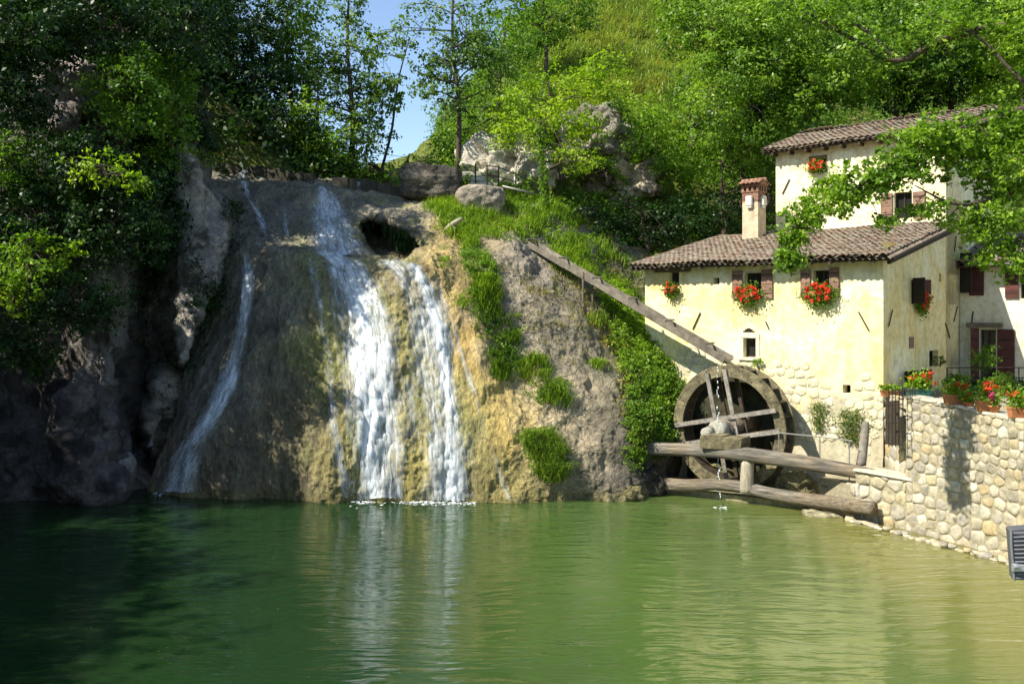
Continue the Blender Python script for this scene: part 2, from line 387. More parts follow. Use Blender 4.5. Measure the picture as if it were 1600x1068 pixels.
# ------------------------------------------------------------------ leaves
def leaf_mesh(name, C, size, up=.5, fold=.25, asp=.5, out=None, seed=0):
    """C (n,3) leaf positions -> one folded rhombus each"""
    rg = np.random.RandomState(seed+11); n = len(C)
    nr = rg.normal(size=(n, 3)); nr[:, 2] = nr[:, 2]*.8+up*1.6
    if out is not None: nr += out*1.1
    nr /= np.linalg.norm(nr, axis=1, keepdims=True)
    t = rg.normal(size=(n, 3)); t -= nr*(t*nr).sum(1, keepdims=True); t /= np.linalg.norm(t, axis=1, keepdims=True)
    b = np.cross(nr, t); s = size*(.5+1.0*rg.rand(n)**1.3)[:, None]
    V = np.stack([C-t*s*.5, C+b*s*asp*.5+nr*s*fold*.3, C+t*s*.5-nr*s*fold*.3, C-b*s*asp*.5+nr*s*fold*.3], 1)
    Fq = np.arange(n*4).reshape(n, 4)
    rnd = np.repeat(np.clip(.5+.24*rg.normal(size=n)+.30*fbm(C, 1.1/max(.08, size*6), 2, seed), 0, 1), 4)
    return mesh_np(name, V.reshape(-1, 3), Fq, {'rnd': rnd})
def clusters(lobes, per, seed=0, gap=.0, hollow=.45):
    """cluster centres inside ellipsoid lobes given in picture px, depth Y and px radii"""
    rg = np.random.RandomState(seed+3); out = []; dr = []
    for (px, py, Y, rx, ry, rz, k) in [l if len(l) == 7 else (*l, 1) for l in lobes]:
        c = np.array(P(px, py, Y)); r = np.array([rx/F*Y, rz, ry/F*Y])
        n = int(per*k*rx*ry/1000.0)+6
        d = rg.normal(size=(n*2, 3)); d /= np.linalg.norm(d, axis=1, keepdims=True)
        rad = (hollow+(1-hollow)*rg.rand(n*2)**.6)
        rad *= 1+.28*fbm(d*1.7+c*.37, 1.0, 3, seed)
        q = c+d*rad[:, None]*r
        keep = fbm(q, .8, 2, seed+5) > -0.55+gap
        q, d = q[keep][:n], d[keep][:n]; out.append(q); dr.append(d)
    return np.concatenate(out), np.concatenate(dr)
def leaves_of(C, D, k, rad, seed=0, flat=.55):
    rg = np.random.RandomState(seed+9); n = len(C)
    sz = rad*(.55+.9*rg.rand(n))[:, None]
    # each cluster is a spray: an axis along which the leaves are strung
    ax = D*.7+rg.normal(size=(n, 3))*.5+np.array([0, 0, -.1]); ax /= np.linalg.norm(ax, axis=1, keepdims=True)
    t = rg.rand(n, k, 1)-.35
    off = rg.normal(size=(n, k, 3))*.36*np.array([1, 1, flat])*(1.15-t)+ax[:, None, :]*t*1.5
    return (C[:, None, :]+off*sz[:, None, :]).reshape(-1, 3), np.repeat(D, k, 0)

def limb(mb, a, b, r0, r1, bow=.12, n=6, seg=5):
    a, b = Vector(a), Vector(b); L = (b-a).length
    mid = Vector([random.uniform(-1, 1)*L*bow for _ in range(3)])+Vector((0, 0, L*bow*.6))
    pts = [a.lerp(b, t/seg)+mid*math.sin(math.pi*t/seg) for t in range(seg+1)]
    mb.tube(pts, [r0+(r1-r0)*t/seg for t in range(seg+1)], n, False, .08); return pts

def tree(name, label, cat, trunk, lobes, mat, per=9, k=34, crad=.42, leaf=.15, seed=0, limbs=14, tr=.16, gap=0, bark='bark', up=.5, hollow=.4, group=None, asp=.55, twigs=True, flat=.55):
    """trunk: list of (px,py,Y); crown from lobes; limbs run from the trunk to clusters of leaves"""
    pts = [P(*t) for t in trunk]; base = pts[0]
    root = empty(name, base, label, cat, group)
    C, D = clusters(lobes, per, seed, gap, hollow)
    L, DD = leaves_of(C, D, k, crad, seed, flat)
    link('crown', leaf_mesh('crown', L, leaf, up, out=DD, seed=seed, asp=asp), M[mat], root)
    mb = MB(); m = len(pts)
    fine = [p for p in catmull([tuple(p) for p in pts], max(6, 3*m))] if m > 1 else pts
    rr = [tr*(1-.72*i/(len(fine)-1)) for i in range(len(fine))]
    if m > 1: mb.tube(fine, rr, 8, True, .1)
    mb.build('trunk', M[bark], root, True)
    if limbs and m > 1:
        lb = MB(); rg = random.Random(seed)
        idx = rg.sample(range(len(C)), min(limbs, len(C)))
        for i in idx:
            c = Vector(C[i]); cands = [q for q in range(len(fine)//3, len(fine))]
            j = min(cands, key=lambda q: (Vector(fine[q])-c).length+max(0, fine[q][2]-c.z)*1.5)
            s = Vector(fine[j]); pp = limb(lb, s, c, max(.02, rr[j]*.55), .012)
            if twigs:
                for _ in range(3):
                    e = Vector(C[rg.randrange(len(C))])
                    if (e-pp[3]).length < 1.8: limb(lb, pp[3], e, .02, .006, .08, 4, 3)
        lb.build('branch', M[bark], root, True)
    return root

# ------------------------------------------------------------------ terrain
def colour_field(V, pts, soft=38, warp=26, seed=0):
    """blend of local rock colours, some with shade painted in, placed where the picture shows them; V world verts"""
    px, py = proj(V); px = px+warp*fbm(V, .9, 3, seed+40); py = py+warp*fbm(V, .9, 3, seed+50)
    num = 0; den = 1e-9
    for (x, y, r, c) in pts:
        wt = np.exp(-((px-x)**2+(py-y)**2)/(2*(r*1.0)**2))+1e-7
        num = num+wt[..., None]*np.array(c); den = den+wt
    return num/den[..., None]

OCH, CRM, MOS, GRY, BRN, DRK, OLV, TAN = (.50, .34, .085), (.58, .47, .29), (.20, .21, .045), (.17, .16, .13), (.27, .235, .185), (.085, .075, .06), (.33, .29, .10), (.34, .29, .17)
WET_SHADE = (.11, .095, .065)  # wet rock, darkened further to paint in the dome's left shade
def poly_dist_mask(px, py, line, hw, soft=.35):
    """1 inside a band round a polyline given as (px,py[,hw])"""
    best = np.full(np.shape(px), 9e9)
    for (a, b) in zip(line[:-1], line[1:]):
        ax, ay, bx, by = a[0], a[1], b[0], b[1]; dx, dy = bx-ax, by-ay; L = dx*dx+dy*dy
        t = np.clip(((px-ax)*dx+(py-ay)*dy)/L, 0, 1); w0 = a[2] if len(a) > 2 else hw; w1 = b[2] if len(b) > 2 else hw
        d = np.hypot(px-ax-t*dx, py-ay-t*dy)/(w0+(w1-w0)*t); best = np.minimum(best, d)
    return 1-sstep(1-soft, 1+soft, best)

# ---- waterfall rock and the slope beside it (columns left to right, rows base to crest)
cols = [
 [(228,768,27.4),(252,700,27.6),(280,600,28.5),(305,500,29.4),(330,425,30.2),(345,385,31.0),(338,330,33),(322,262,36)],
 [(268,770,26.9),(292,690,27.1),(332,600,27.9),(362,500,28.9),(376,425,29.6),(384,388,30.2),(376,335,33),(370,268,36)],
 [(332,772,26.4),(348,690,26.6),(375,600,27.3),(398,500,28.2),(412,425,29.0),(424,385,29.8),(418,335,32.6),(420,276,35.5)],
 [(410,774,26.1),(418,690,26.3),(430,600,27.0),(447,500,27.9),(462,428,28.7),(474,388,29.6),(470,340,32.2),(470,284,35)],
 [(490,775,25.9),(495,690,26.1),(498,600,26.8),(503,500,27.6),(512,435,28.4),(524,396,29.3),(520,345,31.9),(515,290,35)],
 [(570,776,25.8),(570,690,26.0),(567,600,26.7),(563,500,27.5),(562,438,28.3),(570,404,29.2),(572,350,31.8),(560,296,35)],
 [(650,780,25.8),(645,690,26.0),(638,600,26.7),(628,500,27.4),(620,438,28.2),(616,408,29.2),(614,350,32.0),(600,302,35)],
 [(730,783,25.7),(720,690,26.0),(705,600,26.7),(690,500,27.5),(676,442,28.4),(666,402,29.5),(657,350,32),(645,308,35)],
 [(800,783,25.7),(785,690,26.2),(765,600,27.0),(745,500,28.0),(727,440,29.0),(714,396,30.1),(704,350,32),(690,315,34.6)],
 [(860,780,25.9),(850,700,26.2),(825,610,27.2),(790,510,28.3),(767,440,29.4),(752,396,30.5),(742,352,32.2),(735,318,34.2)],
 [(920,778,26.0),(905,710,26.2),(880,620,27.0),(850,520,28.4),(822,440,29.8),(800,388,31),(792,350,32.5),(780,320,34.2)],
 [(975,778,26.2),(965,710,26.5),(945,620,27.4),(915,530,29),(880,450,30.5),(850,395,32),(840,355,33.2),(830,325,34.6)],
 [(1012,775,26.9),(1008,710,27.2),(1002,640,28.2),(982,560,29.8),(945,470,31.3),(905,412,32.5),(890,370,33.8),(880,335,35)],
 [(1036,770,28.2),(1046,710,28.4),(1058,650,28.8),(1048,590,29.6),(1016,520,31.2),(970,460,32.8),(950,405,34.2),(940,360,36)],
 [(1075,768,30.4),(1085,710,30.8),(1092,650,31.4),(1085,590,32.2),(1068,520,33.2),(1040,470,34),(1020,430,35),(1010,400,36.5)],
]
rows = [[(c[0][0], c[0][1]+34, c[0][2]+.1) for c in cols]]+[[c[k] for c in cols] for k in range(8)]
rows.append([(c[7][0], c[7][1]+(9 if i < 9 else 6), c[7][2]+2.5) for i, c in enumerate(cols)])
G = surf(rows, 520, 600)                     # (py up) x (px) in picture coordinates + depth
gx, gy, gz = G[..., 0], G[..., 1], G[..., 2]
# the cave under the right half of the ledge
cave = poly_dist_mask(gx, gy, [(580, 358, 16), (598, 376, 28), (630, 388, 20)], 20, .24)
gz = gz+3.6*cave
lip = poly_dist_mask(gx, gy, [(470, 352, 12), (575, 395, 9), (650, 404, 9)], 10, .6)
gz = gz-.12*lip
G = np.stack([gx, gy, gz], -1); V = Pa(G); NR = grid_normals(V)
if NR[240, 300, 1] > 0: NR = -NR
px, py = gx, gy
smooth_ = sstep(790, 700, px)                # the wet dome is smooth, the dry slope rough
vert = V*np.array([1, 1, .28])
disp = .26*fbm(vert, .55, 3, 1)+.07*fbm(vert, 1.9, 3, 2)+.03*fbm(V*np.array([1, 1, .5]), 5, 3, 3)
rough = .26*fbm(V, .5, 3, 5)+.09*(1-np.abs(fbm(V, 1.1, 4, 6)))+.05*fbm(V, 3.2, 4, 7)+.05*fbm(V*np.array([1, 1, .3]), 4, 3, 8)
dd = disp*smooth_+rough*(1-smooth_)
dd = dd+smooth_*(.055*(1-2*np.abs(fbm(V*np.array([1, 1, .55]), 2.6, 4, 81)))+.018*fbm(V, 11, 2, 82))+(1-smooth_)*.018*fbm(V, 12, 2, 83)
V = V+NR*dd[..., None]
cp = [(250,700,40,(.13,.10,.08)),(300,600,45,GRY),(350,450,40,GRY),(400,330,50,GRY),(350,740,50,WET_SHADE),(400,560,45,(.16,.145,.115)),(430,450,50,(.18,.165,.125)),(460,640,45,WET_SHADE),(440,740,50,(.16,.14,.09)),  # left dome points darkened and greyed for shade
      (500,560,35,MOS),(520,480,35,(.26,.24,.10)),(540,330,50,(.22,.20,.15)),(640,330,50,(.26,.23,.18)),(600,470,45,OLV),(560,690,50,OLV),(660,600,45,OLV),(640,720,40,(.36,.31,.10)),(730,660,45,(.36,.33,.14)),
      (690,395,32,(.46,.33,.11)),(640,430,30,TAN),(700,450,30,(.40,.29,.10)),(735,540,26,OCH),(765,620,24,OCH),(790,680,22,OCH),(760,760,35,(.34,.29,.11)),(810,740,30,(.34,.28,.10)),
      (830,600,34,CRM),(860,650,34,CRM),(900,690,40,(.44,.36,.23)),(800,560,24,CRM),(810,450,55,BRN),(860,520,55,BRN),(900,580,50,(.25,.22,.17)),(950,640,45,(.20,.17,.13)),(930,740,50,(.22,.20,.16)),
      (985,720,40,DRK),(1030,700,50,DRK),(880,750,30,(.18,.16,.08)),(760,400,35,BRN),(735,350,28,(.45,.34,.16)),(700,340,30,(.36,.30,.13)),(600,380,22,(.03,.035,.015)),(700,420,25,(.42,.30,.10)),  # cave point near black to paint the shade inside
      (850,400,50,(.30,.26,.2)),(960,500,50,(.14,.14,.06)),(1000,600,50,(.10,.11,.04))]
Cc = colour_field(V, cp)
strk = fbm(V*np.array([1, 1, .16]), 2.6, 4, 21)
Cc = Cc*(1+.30*strk*smooth_)[..., None]
mossn = sstep(.05, .5, fbm(V*np.array([1, 1, .3]), 1.5, 4, 23))*sstep(420, 520, px)*smooth_
Cc = Cc*(1-.5*mossn[..., None])+.5*mossn[..., None]*np.array((.17, .19, .04))
wl = sstep(.55, .0, V[..., 2])[..., None]    # slimy band at the water line
Cc = Cc*(1-wl*.6)+wl*.6*np.array((.17, .15, .05))
nv, nu = V.shape[:2]
ROCKV = V
rock = link('rock_face', mesh_np('rock_face', V.reshape(-1, 3), grid_faces(nv, nu), {'col': Cc.reshape(-1, 3)}), M['rock'], None, True)
tag(rock, kind='structure')
# dry part uses the cracked material
rock.data.materials.append(M['rock_dry'])
fc = grid_faces(nv, nu); mi = (gx.reshape(-1)[fc].mean(1)+20*fbm(V.reshape(-1, 3)[fc[:, 0]], .8, 2, 3) > 792).astype(np.int32)
rock.data.polygons.foreach_set('material_index', mi)

# ---- hillside behind
hx = [540, 640, 720, 800, 870, 940, 1010, 1100, 1220, 1400, 1650, 1900]
def hrow(ys, Ys): return [(a, b, c) for a, b, c in zip(hx, ys, Ys)]
HR = [hrow([340,340,345,352,372,420,470,490,490,490,490,490],[37,35.5,34.6,34.4,34.6,35,34.5,36,39,41,43,45]),
      hrow([300,300,308,322,340,378,430,440,440,440,440,440],[38.5,37,36,36,36,36.5,36,37.5,41,44,46,48]),
      hrow([292,285,280,285,290,320,360,370,370,370,370,370],[42,40,39.5,39.5,39,39,39,39,43,46,48,50]),
      hrow([288,272,252,238,232,248,275,300,300,280,280,280],[48,45,43,42,41.5,41.5,41.5,41.5,45,48,50,52]),
      hrow([284,262,225,180,160,160,170,180,180,170,170,170],[58,54,50,48,48,48,48,48,51,54,56,58]),
      hrow([279,252,190,110,60,40,30,30,30,20,20,20],[72,68,62,58,57,57,58,58,60,62,64,66]),
      hrow([275,242,165,70,-20,-70,-100,-110,-110,-110,-110,-110],[92,86,76,68,66,66,67,67,68,70,72,74])]
G2 = surf(HR, 150, 260); H = Pa(G2); n2 = grid_normals(H)
if n2[75, 130, 2] < 0: n2 = -n2
H = H+n2*(.5*fbm(H, .22, 4, 31)+.15*fbm(H, 1.0, 3, 32))[..., None]
hill = link('hillside', mesh_np('hillside', H.reshape(-1, 3), grid_faces(*H.shape[:2])), M['soil'], None, True); tag(hill, kind='structure')

# ---- left cliff: depth as a function of where the rock shows in the picture
nu, nv = 320, 300
cpx = np.linspace(-240, 400, nu)[None, :].repeat(nv, 0); tv = np.linspace(0, 1, nv)[:, None].repeat(nu, 1)
cpy = 800-tv*(800+330)
cpx = -240+(cpx+240)*((240+400-92*sstep(380, 235, cpy))/640)
tt = np.clip((800-cpy)/1130, 0, 1)
Y = 27.2+3.2*sstep(.25, 1, tt)+3.0*sstep(170, 215, cpx)*sstep(1.0, .5, tt)+4.0*sstep(250, 400, cpx)*sstep(.1, .6, tt)
lump = poly_dist_mask(cpx, cpy, [(172, 450, 26), (165, 560, 48), (150, 660, 70), (150, 745, 78)], 60, .55)
Y = Y-1.7*lump
Y = Y-.9*poly_dist_mask(cpx, cpy, [(60, 600, 60), (40, 740, 90)], 60, .6)
crev = poly_dist_mask(cpx, cpy, [(208, 470, 15), (205, 600, 17), (215, 690, 12)], 15, .6); Y = Y+2.4*crev
fin = poly_dist_mask(cpx, cpy, [(284, 236, 12), (300, 300, 26), (324, 345, 40), (308, 420, 36), (292, 500, 24), (284, 556, 8)], 30, .34)
Y = Y*(1-fin)+fin*(27.6+1.8*sstep(560, 240, cpy)+.5*np.abs((cpx-305)/45)**1.5)
fin2 = poly_dist_mask(cpx, cpy, [(262, 598, 9), (250, 640, 14), (238, 700, 8)], 12, .4); Y = Y-1.5*fin2
foot = poly_dist_mask(cpx, cpy, [(205, 725, 14), (216, 775, 16)], 12, .5); Y = Y-1.2*foot
LC = Pa(np.stack([cpx, cpy, Y], -1)); n3 = grid_normals(LC)
if n3[100, 100, 1] > 0: n3 = -n3
rg_ = (1-np.abs(fbm(LC, .8, 4, 61)))
LC = LC+n3*((.45*fbm(LC, .4, 3, 60)+.4*rg_)*(1-.7*fin)+.10*fbm(LC, 2.6, 4, 62))[..., None]
finc = np.clip(fin+fin2+foot*.7, 0, 1)[..., None]
base = colour_field(LC, [(150,480,40,(.20,.18,.15)),(160,560,40,(.17,.155,.15)),(60,640,70,(.07,.06,.06)),(150,700,50,(.11,.10,.10)),(60,740,60,(.10,.09,.09)),(215,600,25,(.02,.02,.015)),(100,200,90,(.2,.18,.17)),(330,600,50,(.12,.10,.08)),(300,250,60,(.1,.09,.08)),(0,0,200,(.08,.09,.05))])  # crevice and lower left shade darkened into the rock colours
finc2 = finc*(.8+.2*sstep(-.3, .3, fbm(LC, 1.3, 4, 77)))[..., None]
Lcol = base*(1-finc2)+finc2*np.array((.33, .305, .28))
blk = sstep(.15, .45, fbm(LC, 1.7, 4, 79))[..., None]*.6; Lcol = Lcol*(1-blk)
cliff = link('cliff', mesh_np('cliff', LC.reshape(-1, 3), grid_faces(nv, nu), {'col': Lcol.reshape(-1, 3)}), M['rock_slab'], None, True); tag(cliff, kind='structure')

# ---- the wooded bank that runs on to the left of the frame, and the valley side behind the weir
def world_grid(name, xs, ys, zf, mat, seed=0, amp=.5):
    X, YY = np.meshgrid(xs, ys); Z = zf(X, YY); A = np.stack([X, YY, Z], -1)
    A[..., 2] += amp*fbm(A, .25, 4, seed)
    me = mesh_np(name, A.reshape(-1, 3), grid_faces(len(ys), len(xs)))
    return tag(link(name, me, mat, None, True), kind='structure'), A
def zbank(X, YY):
    d = -(X+16.8+.6*np.sin(YY*.5))
    return -1.6+sstep(-.6, 3.2, d)*11+np.clip(d-3, 0, 30)*.55
bank, BANK = world_grid('bank', np.linspace(-46, -14, 90), np.linspace(-22, 33, 90), zbank, M['soil'], 71)
def zback(X, YY):
    s = np.clip((-X-8-(YY-36)*.10), 0, 40)
    return -4*sstep(36.9, 36.0, YY)+10.25+(YY-36)*.07+s*.75+sstep(0, 4, s)*1.2-.25*sstep(-2, 2, X)+np.clip(YY-60, 0, 100)*.02
vall, VALL = world_grid('valley_side', np.linspace(-60, -1, 100), np.concatenate([np.linspace(36.0, 38, 8), np.linspace(38.8, 110, 84)]), zback, M['soil'], 72, .35)

# ---- water, and the ground under and beyond it
gm = mesh_np('ground', [(-900, -900, -2), (900, -900, -2), (900, 1500, -2), (-900, 1500, -2)], [(0, 1, 2, 3)])
tag(link('ground', gm, M['soil']), kind='structure')
wx = np.linspace(-22, 26, 2); wy = np.linspace(-24, 31.5, 2)
wm = mesh_np('water', [(-22, -24, 0), (26, -24, 0), (26, 31.5, 0), (-22, 31.5, 0)], [(0, 1, 2, 3)])
tag(link('water', wm, M['water']), kind='structure')

dg = bpy.context.evaluated_depsgraph_get()
def bvh_of(A): return BVHTree.FromPolygons([tuple(v) for v in A.reshape(-1, 3)], [tuple(f) for f in grid_faces(*A.shape[:2])])
B_ROCK, B_HILL, B_CLIFF = bvh_of(ROCKV), bvh_of(H), bvh_of(LC)
EYE = Vector((0, 0, CAMH))
def hit(px, py, trees=(B_ROCK,), back=0.0):
    d = (P(px, py, 1)-EYE).normalized(); best = None
    for t in trees:
        r = t.ray_cast(EYE, d)
        if r[0] is not None and (best is None or r[3] < best[3]): best = r
    if best is None: return None
    nrm = best[1] if best[1].dot(d) < 0 else -best[1]
    return best[0], nrm

# ---- streams of falling water lying on the rock
def stream(name, label, path, n=90, m=26, off=.05, foam=.10, seed=0, mat='fall', amp=.035, dens=1.0):
    A = catmull([(*p,) for p in path], n)             # px, py, half width
    V = np.zeros((n, m, 3)); uv = np.zeros((n, m, 2)); ed = np.zeros((n, m)); last = None; vlen = 0; prevc = None; dp = None
    for i in range(n):
        for j in range(m):
            s = (j/(m-1))*2-1; r = hit(A[i, 0]+s*A[i, 2], A[i, 1])
            if r is None: r = (Vector(V[i, j-1]) if j else Vector(V[i-1, j]), Vector((0, -1, 0)))
            V[i, j] = r[0]+r[1]*off; ed[i, j] = 1.04-abs(s)**1.7*1.25
            uv[i, j, 0] = s*A[i, 2]*.02+seed
        c = V[i, m//2]
        if prevc is not None: vlen += np.linalg.norm(c-prevc)
        prevc = c.copy(); uv[i, :, 1] = vlen
    Q = V.copy()
    for _ in range(2):
        Q[1:-1, 1:-1] = (Q[1:-1, 1:-1]*2+Q[:-2, 1:-1]+Q[2:, 1:-1]+Q[1:-1, :-2]+Q[1:-1, 2:])/6
    V = Q; U3 = np.concatenate([uv*np.array([4, .8]), np.zeros((n, m, 1))], -1)
    nn = grid_normals(V); nn[nn[..., 1] > 0] *= -1
    V = V+nn*(amp*np.abs(fbm(U3, 1.0, 3, seed))+amp*.5*fbm(U3, 3.3, 2, seed+3))[..., None]*ed[..., None]
    fade = sstep(0, .06, np.linspace(0, 1, n))[:, None]
    o = link(name, mesh_np(name, V.reshape(-1, 3), grid_faces(n, m), {'edge': (ed*fade*dens).reshape(-1)}, uv.reshape(-1, 2)), M[mat], None, True)
    return tag(o, label, 'waterfall', 'streams of water running down the rock')
stream('waterfall', 'broad white main cascade falling from the middle ledge into the pond', [(508,392,30),(536,412,48),(554,445,64),(568,490,76),(578,560,82),(586,640,78),(591,700,72),(593,778,68)], 200, 100, .06, seed=1, dens=1.16)
stream('waterfall', 'wide upper curtain of white water fanning out below the weir notch', [(504,292,14),(507,304,24),(512,325,42),(517,350,54),(522,375,62),(530,400,66)], 100, 60, .06, seed=2, dens=1.06)
stream('waterfall', 'long blue-white ribbon of water curving down the shaded left side of the rock', [(384,384,10),(387,430,16),(384,490,19),(372,550,22),(352,610,25),(325,660,30),(300,700,38),(283,740,50),(275,768,54)], 170, 34, .05, seed=3, dens=1.05)
stream('waterfall', 'speckled veil of thin water over the top right of the dome', [(606,404,50),(630,425,62),(650,460,72),(664,520,80),(674,590,86),(684,660,88),(690,720,90),(694,781,90)], 190, 110, .045, seed=4, dens=.80)
stream('waterfall', 'bright thin fall of white water down the sunlit right side of the dome', [(640,408,18),(660,440,24),(676,480,24),(690,530,24),(698,590,26),(705,660,28),(708,720,31),(710,781,34)], 180, 44, .06, seed=14, dens=1.08)
stream('waterfall', 'narrow sunlit thread of water furthest right on the ochre dome', [(670,420,10),(690,460,11),(712,520,11),(733,590,12),(752,650,12),(770,710,12),(785,750,11),(797,782,10)], 150, 16, .04, seed=5, dens=.68)
stream('waterfall', 'slim trickle from the left weir notch down the shaded upper rock', [(380,282,9),(384,300,12),(394,318,10),(404,335,10),(410,352,11),(416,370,9)], 60, 16, .05, seed=6, dens=.95)
stream('waterfall', 'faint trickle between the left ribbon and the upper curtain', [(446,322,6),(448,338,8),(447,352,10),(450,372,9)], 40, 12, .05, seed=7, dens=.8)
stream('waterfall', 'dribble of water along the dark mossy left edge of the main cascade', [(482,395,12),(492,440,16),(502,500,20),(512,560,20),(520,640,22),(530,720,26),(540,776,24)], 140, 16, .04, seed=8, dens=.62)
def fallsheet(label, top, bot, hw, seed):
    """short free fall over the weir"""
    a, b = P(*top), P(*bot); n, m = 14, 10; V = np.zeros((n, m, 3)); uv = np.zeros((n, m, 2)); ed = np.zeros((n, m))
    for i in range(n):
        for j in range(m):
            s = j/(m-1)*2-1; t = i/(n-1); c = a.lerp(b, t)
            V[i, j] = (c.x+s*hw*(1-.2*t), c.y-.25*t*(2-t)+.04*math.sin(j*2.1+seed), a.z+(b.z-a.z)*t); uv[i, j] = (s*hw+seed, t*.8); ed[i, j] = .9-.5*abs(s)**3
    tag(link('weir_spill', mesh_np('weir_spill', V.reshape(-1, 3), grid_faces(n, m), {'edge': ed.reshape(-1)}, uv.reshape(-1, 2)), M['fall'], None, True), label, 'waterfall', 'spills of water over the weir')
fallsheet('short white spill over the weir above the upper curtain', (504, 283, 34.85), (506, 303, 34.6), .33, 1)
fallsheet('small spill over the left end of the weir', (380, 265, 35.4), (381, 286, 35.2), .22, 2)
fallsheet('thin dribble over the right end of the weir', (561, 284, 34.5), (561, 302, 34.4), .10, 3)

# ---- foam where the water meets the pond
def foam(label, x0, x1, py, wd, seed, cnt=160):
    rg = random.Random(seed); mb = MB()
    for i in range(cnt):
        px_ = rg.uniform(x0, x1); yy = water_y(py+abs(rg.gauss(0, wd))-.6); c = P(px_, HZ, yy); c.z = .008+.004*rg.random(); r = rg.uniform(.006, .026)*(1 if rg.random() < .9 else 1.9)
        vs = [(c.x+r*rg.uniform(.8, 2.0)*math.cos(a), c.y+r*rg.uniform(.5, .9)*math.sin(a), c.z) for a in [k*math.pi/3 for k in range(6)]]+[(c.x, c.y, c.z+r*.35)]
        mb.add(vs, [(k, (k+1) % 6, 6) for k in range(6)])
    o = mb.build('foam', M['foam']); tag(o, label, 'foam', None, 'stuff')
foam('white foam at the foot of the main cascade', 545, 650, 779.3, 3.5, 1, 480)
foam('white foam at the foot of the sunlit veil', 640, 745, 783.3, 3, 2, 340)
foam('thin foam line at the foot of the left ribbon', 236, 322, 769.5, 2.5, 3, 110)
foam('small splash of white drops under the mill wheel', 1116, 1136, 792, 1.6, 4, 26)
rg = random.Random(15); mb = MB()
for i in range(320):
    px_ = rg.gauss(596, 30) if i % 3 else rg.gauss(706, 20); c = P(px_, HZ, water_y(779)); c.y -= rg.uniform(-.1, .45); c.z = .03+abs(rg.gauss(0, .16)); r = rg.uniform(.006, .016)
    mb.add([(c.x+r, c.y, c.z), (c.x-r, c.y+r, c.z), (c.x-r, c.y-r, c.z), (c.x, c.y, c.z+1.6*r)], [(0, 1, 3), (1, 2, 3), (2, 0, 3), (0, 2, 1)])
tag(mb.build('spray', M['foam']), 'fine spray of drops thrown up at the foot of the falls', 'spray', None, 'stuff')
rg = random.Random(5)
mb = MB()
for i in range(170):
    yy = water_y(rg.uniform(790, 1060)); px_ = rg.uniform(60, 1500); c = P(px_, HZ, yy); r = rg.uniform(.008, .028); a0 = rg.random()*6
    mb.add([(c.x+r*math.cos(a0+k*1.57)*(1 if k % 2 else .5), c.y+r*math.sin(a0+k*1.57)*(1 if k % 2 else .5), .006) for k in range(4)], [(0, 1, 2, 3)])
tag(mb.build('floating_leaves', M['dry']), 'tiny yellow leaves and petals drifting on the pond', 'floating leaves', None, 'stuff')

# ---- weir wall along the crest
root = empty('weir_wall', P(470, 290, 36), 'low shade-darkened stone weir wall along the top of the waterfall', 'weir')
wp = [(305, 254, 35.6), (370, 260, 35.5), (372, 265, 35.5), (388, 266, 35.4), (390, 262, 35.4), (440, 268, 35.2), (490, 276, 34.9), (492, 283, 34.9), (516, 285, 34.8), (518, 278, 34.8), (570, 285, 34.6), (630, 295, 34.4), (660, 299, 34.3)]
for a, b in zip(wp[:-1], wp[1:]):
    pa, pb = P(*a), P(*b); L = (pb-pa).length
    if a[1]-3 > b[1]+8: continue
    nb_ = max(1, round(L/.55)); 
    for q in range(nb_):
        s0 = pa.lerp(pb, q/nb_); s1 = pa.lerp(pb, (q+.985)/nb_); dz = random.uniform(-.03, .03); yj = random.uniform(-.03, .03)
        m2 = MB(); m2.box((s0.x, s0.y+yj, s0.z-.75), (s1.x-s0.x, s1.y-s0.y, 0), (0, .4, 0), (0, 0, .80+dz), .012); m2.build('block', M['weirstone'], root)

# ------------------------------------------------------------------ the mill: plan frame
C0 = Vector((10.36, 25.0, 0)); FD = Vector((-.738, .675, 0)).normalized(); FN = Vector((-.675, -.738, 0)).normalized(); UP = Vector((0, 0, 1))
SD = -FN; SN = Vector((.738, -.675, 0)).normalized()      # side wall runs along SD, faces SN
class Plane:
    def __init__(s, o, d, n): s.o, s.d, s.n = Vector(o), Vector(d), Vector(n)
    def at(s, a, z, g=0): return Vector((s.o.x, s.o.y, 0))+s.d*a+s.n*g+UP*z
    def px(s, x, y, g=0):
        r = Vector(((x-800)/F, 1, (HZ-y)/F)); o = s.o+s.n*g; k = (Vector((o.x, o.y, 0))-Vector((0, 0, 0))).dot(s.n)/Vector((r.x, r.y, 0)).dot(s.n)
        p = Vector((r.x*k, r.y*k, CAMH+r.z*k)); q = p-o; return q.x*s.d.x+q.y*s.d.y, p.z
    def rect(s, x0, y0, x1, y1, g=0):
        a = s.px(x0, (y0+y1)/2, g)[0]; b = s.px(x1, (y0+y1)/2, g)[0]; xm = (x0+x1)/2
        z1 = s.px(xm, y0, g)[1]; z0 = s.px(xm, y1, g)[1]; return (min(a, b), max(a, b), z0, z1)
FRONT = Plane(C0, FD, FN); SIDE = Plane(C0, SD, SN)
UO = C0+SD*5.5; UFRONT = Plane(UO, FD, FN); USIDE = Plane(UO, SD, SN)
AO = C0+SD*7.0; ANNEX = Plane(AO, -FD, FN)

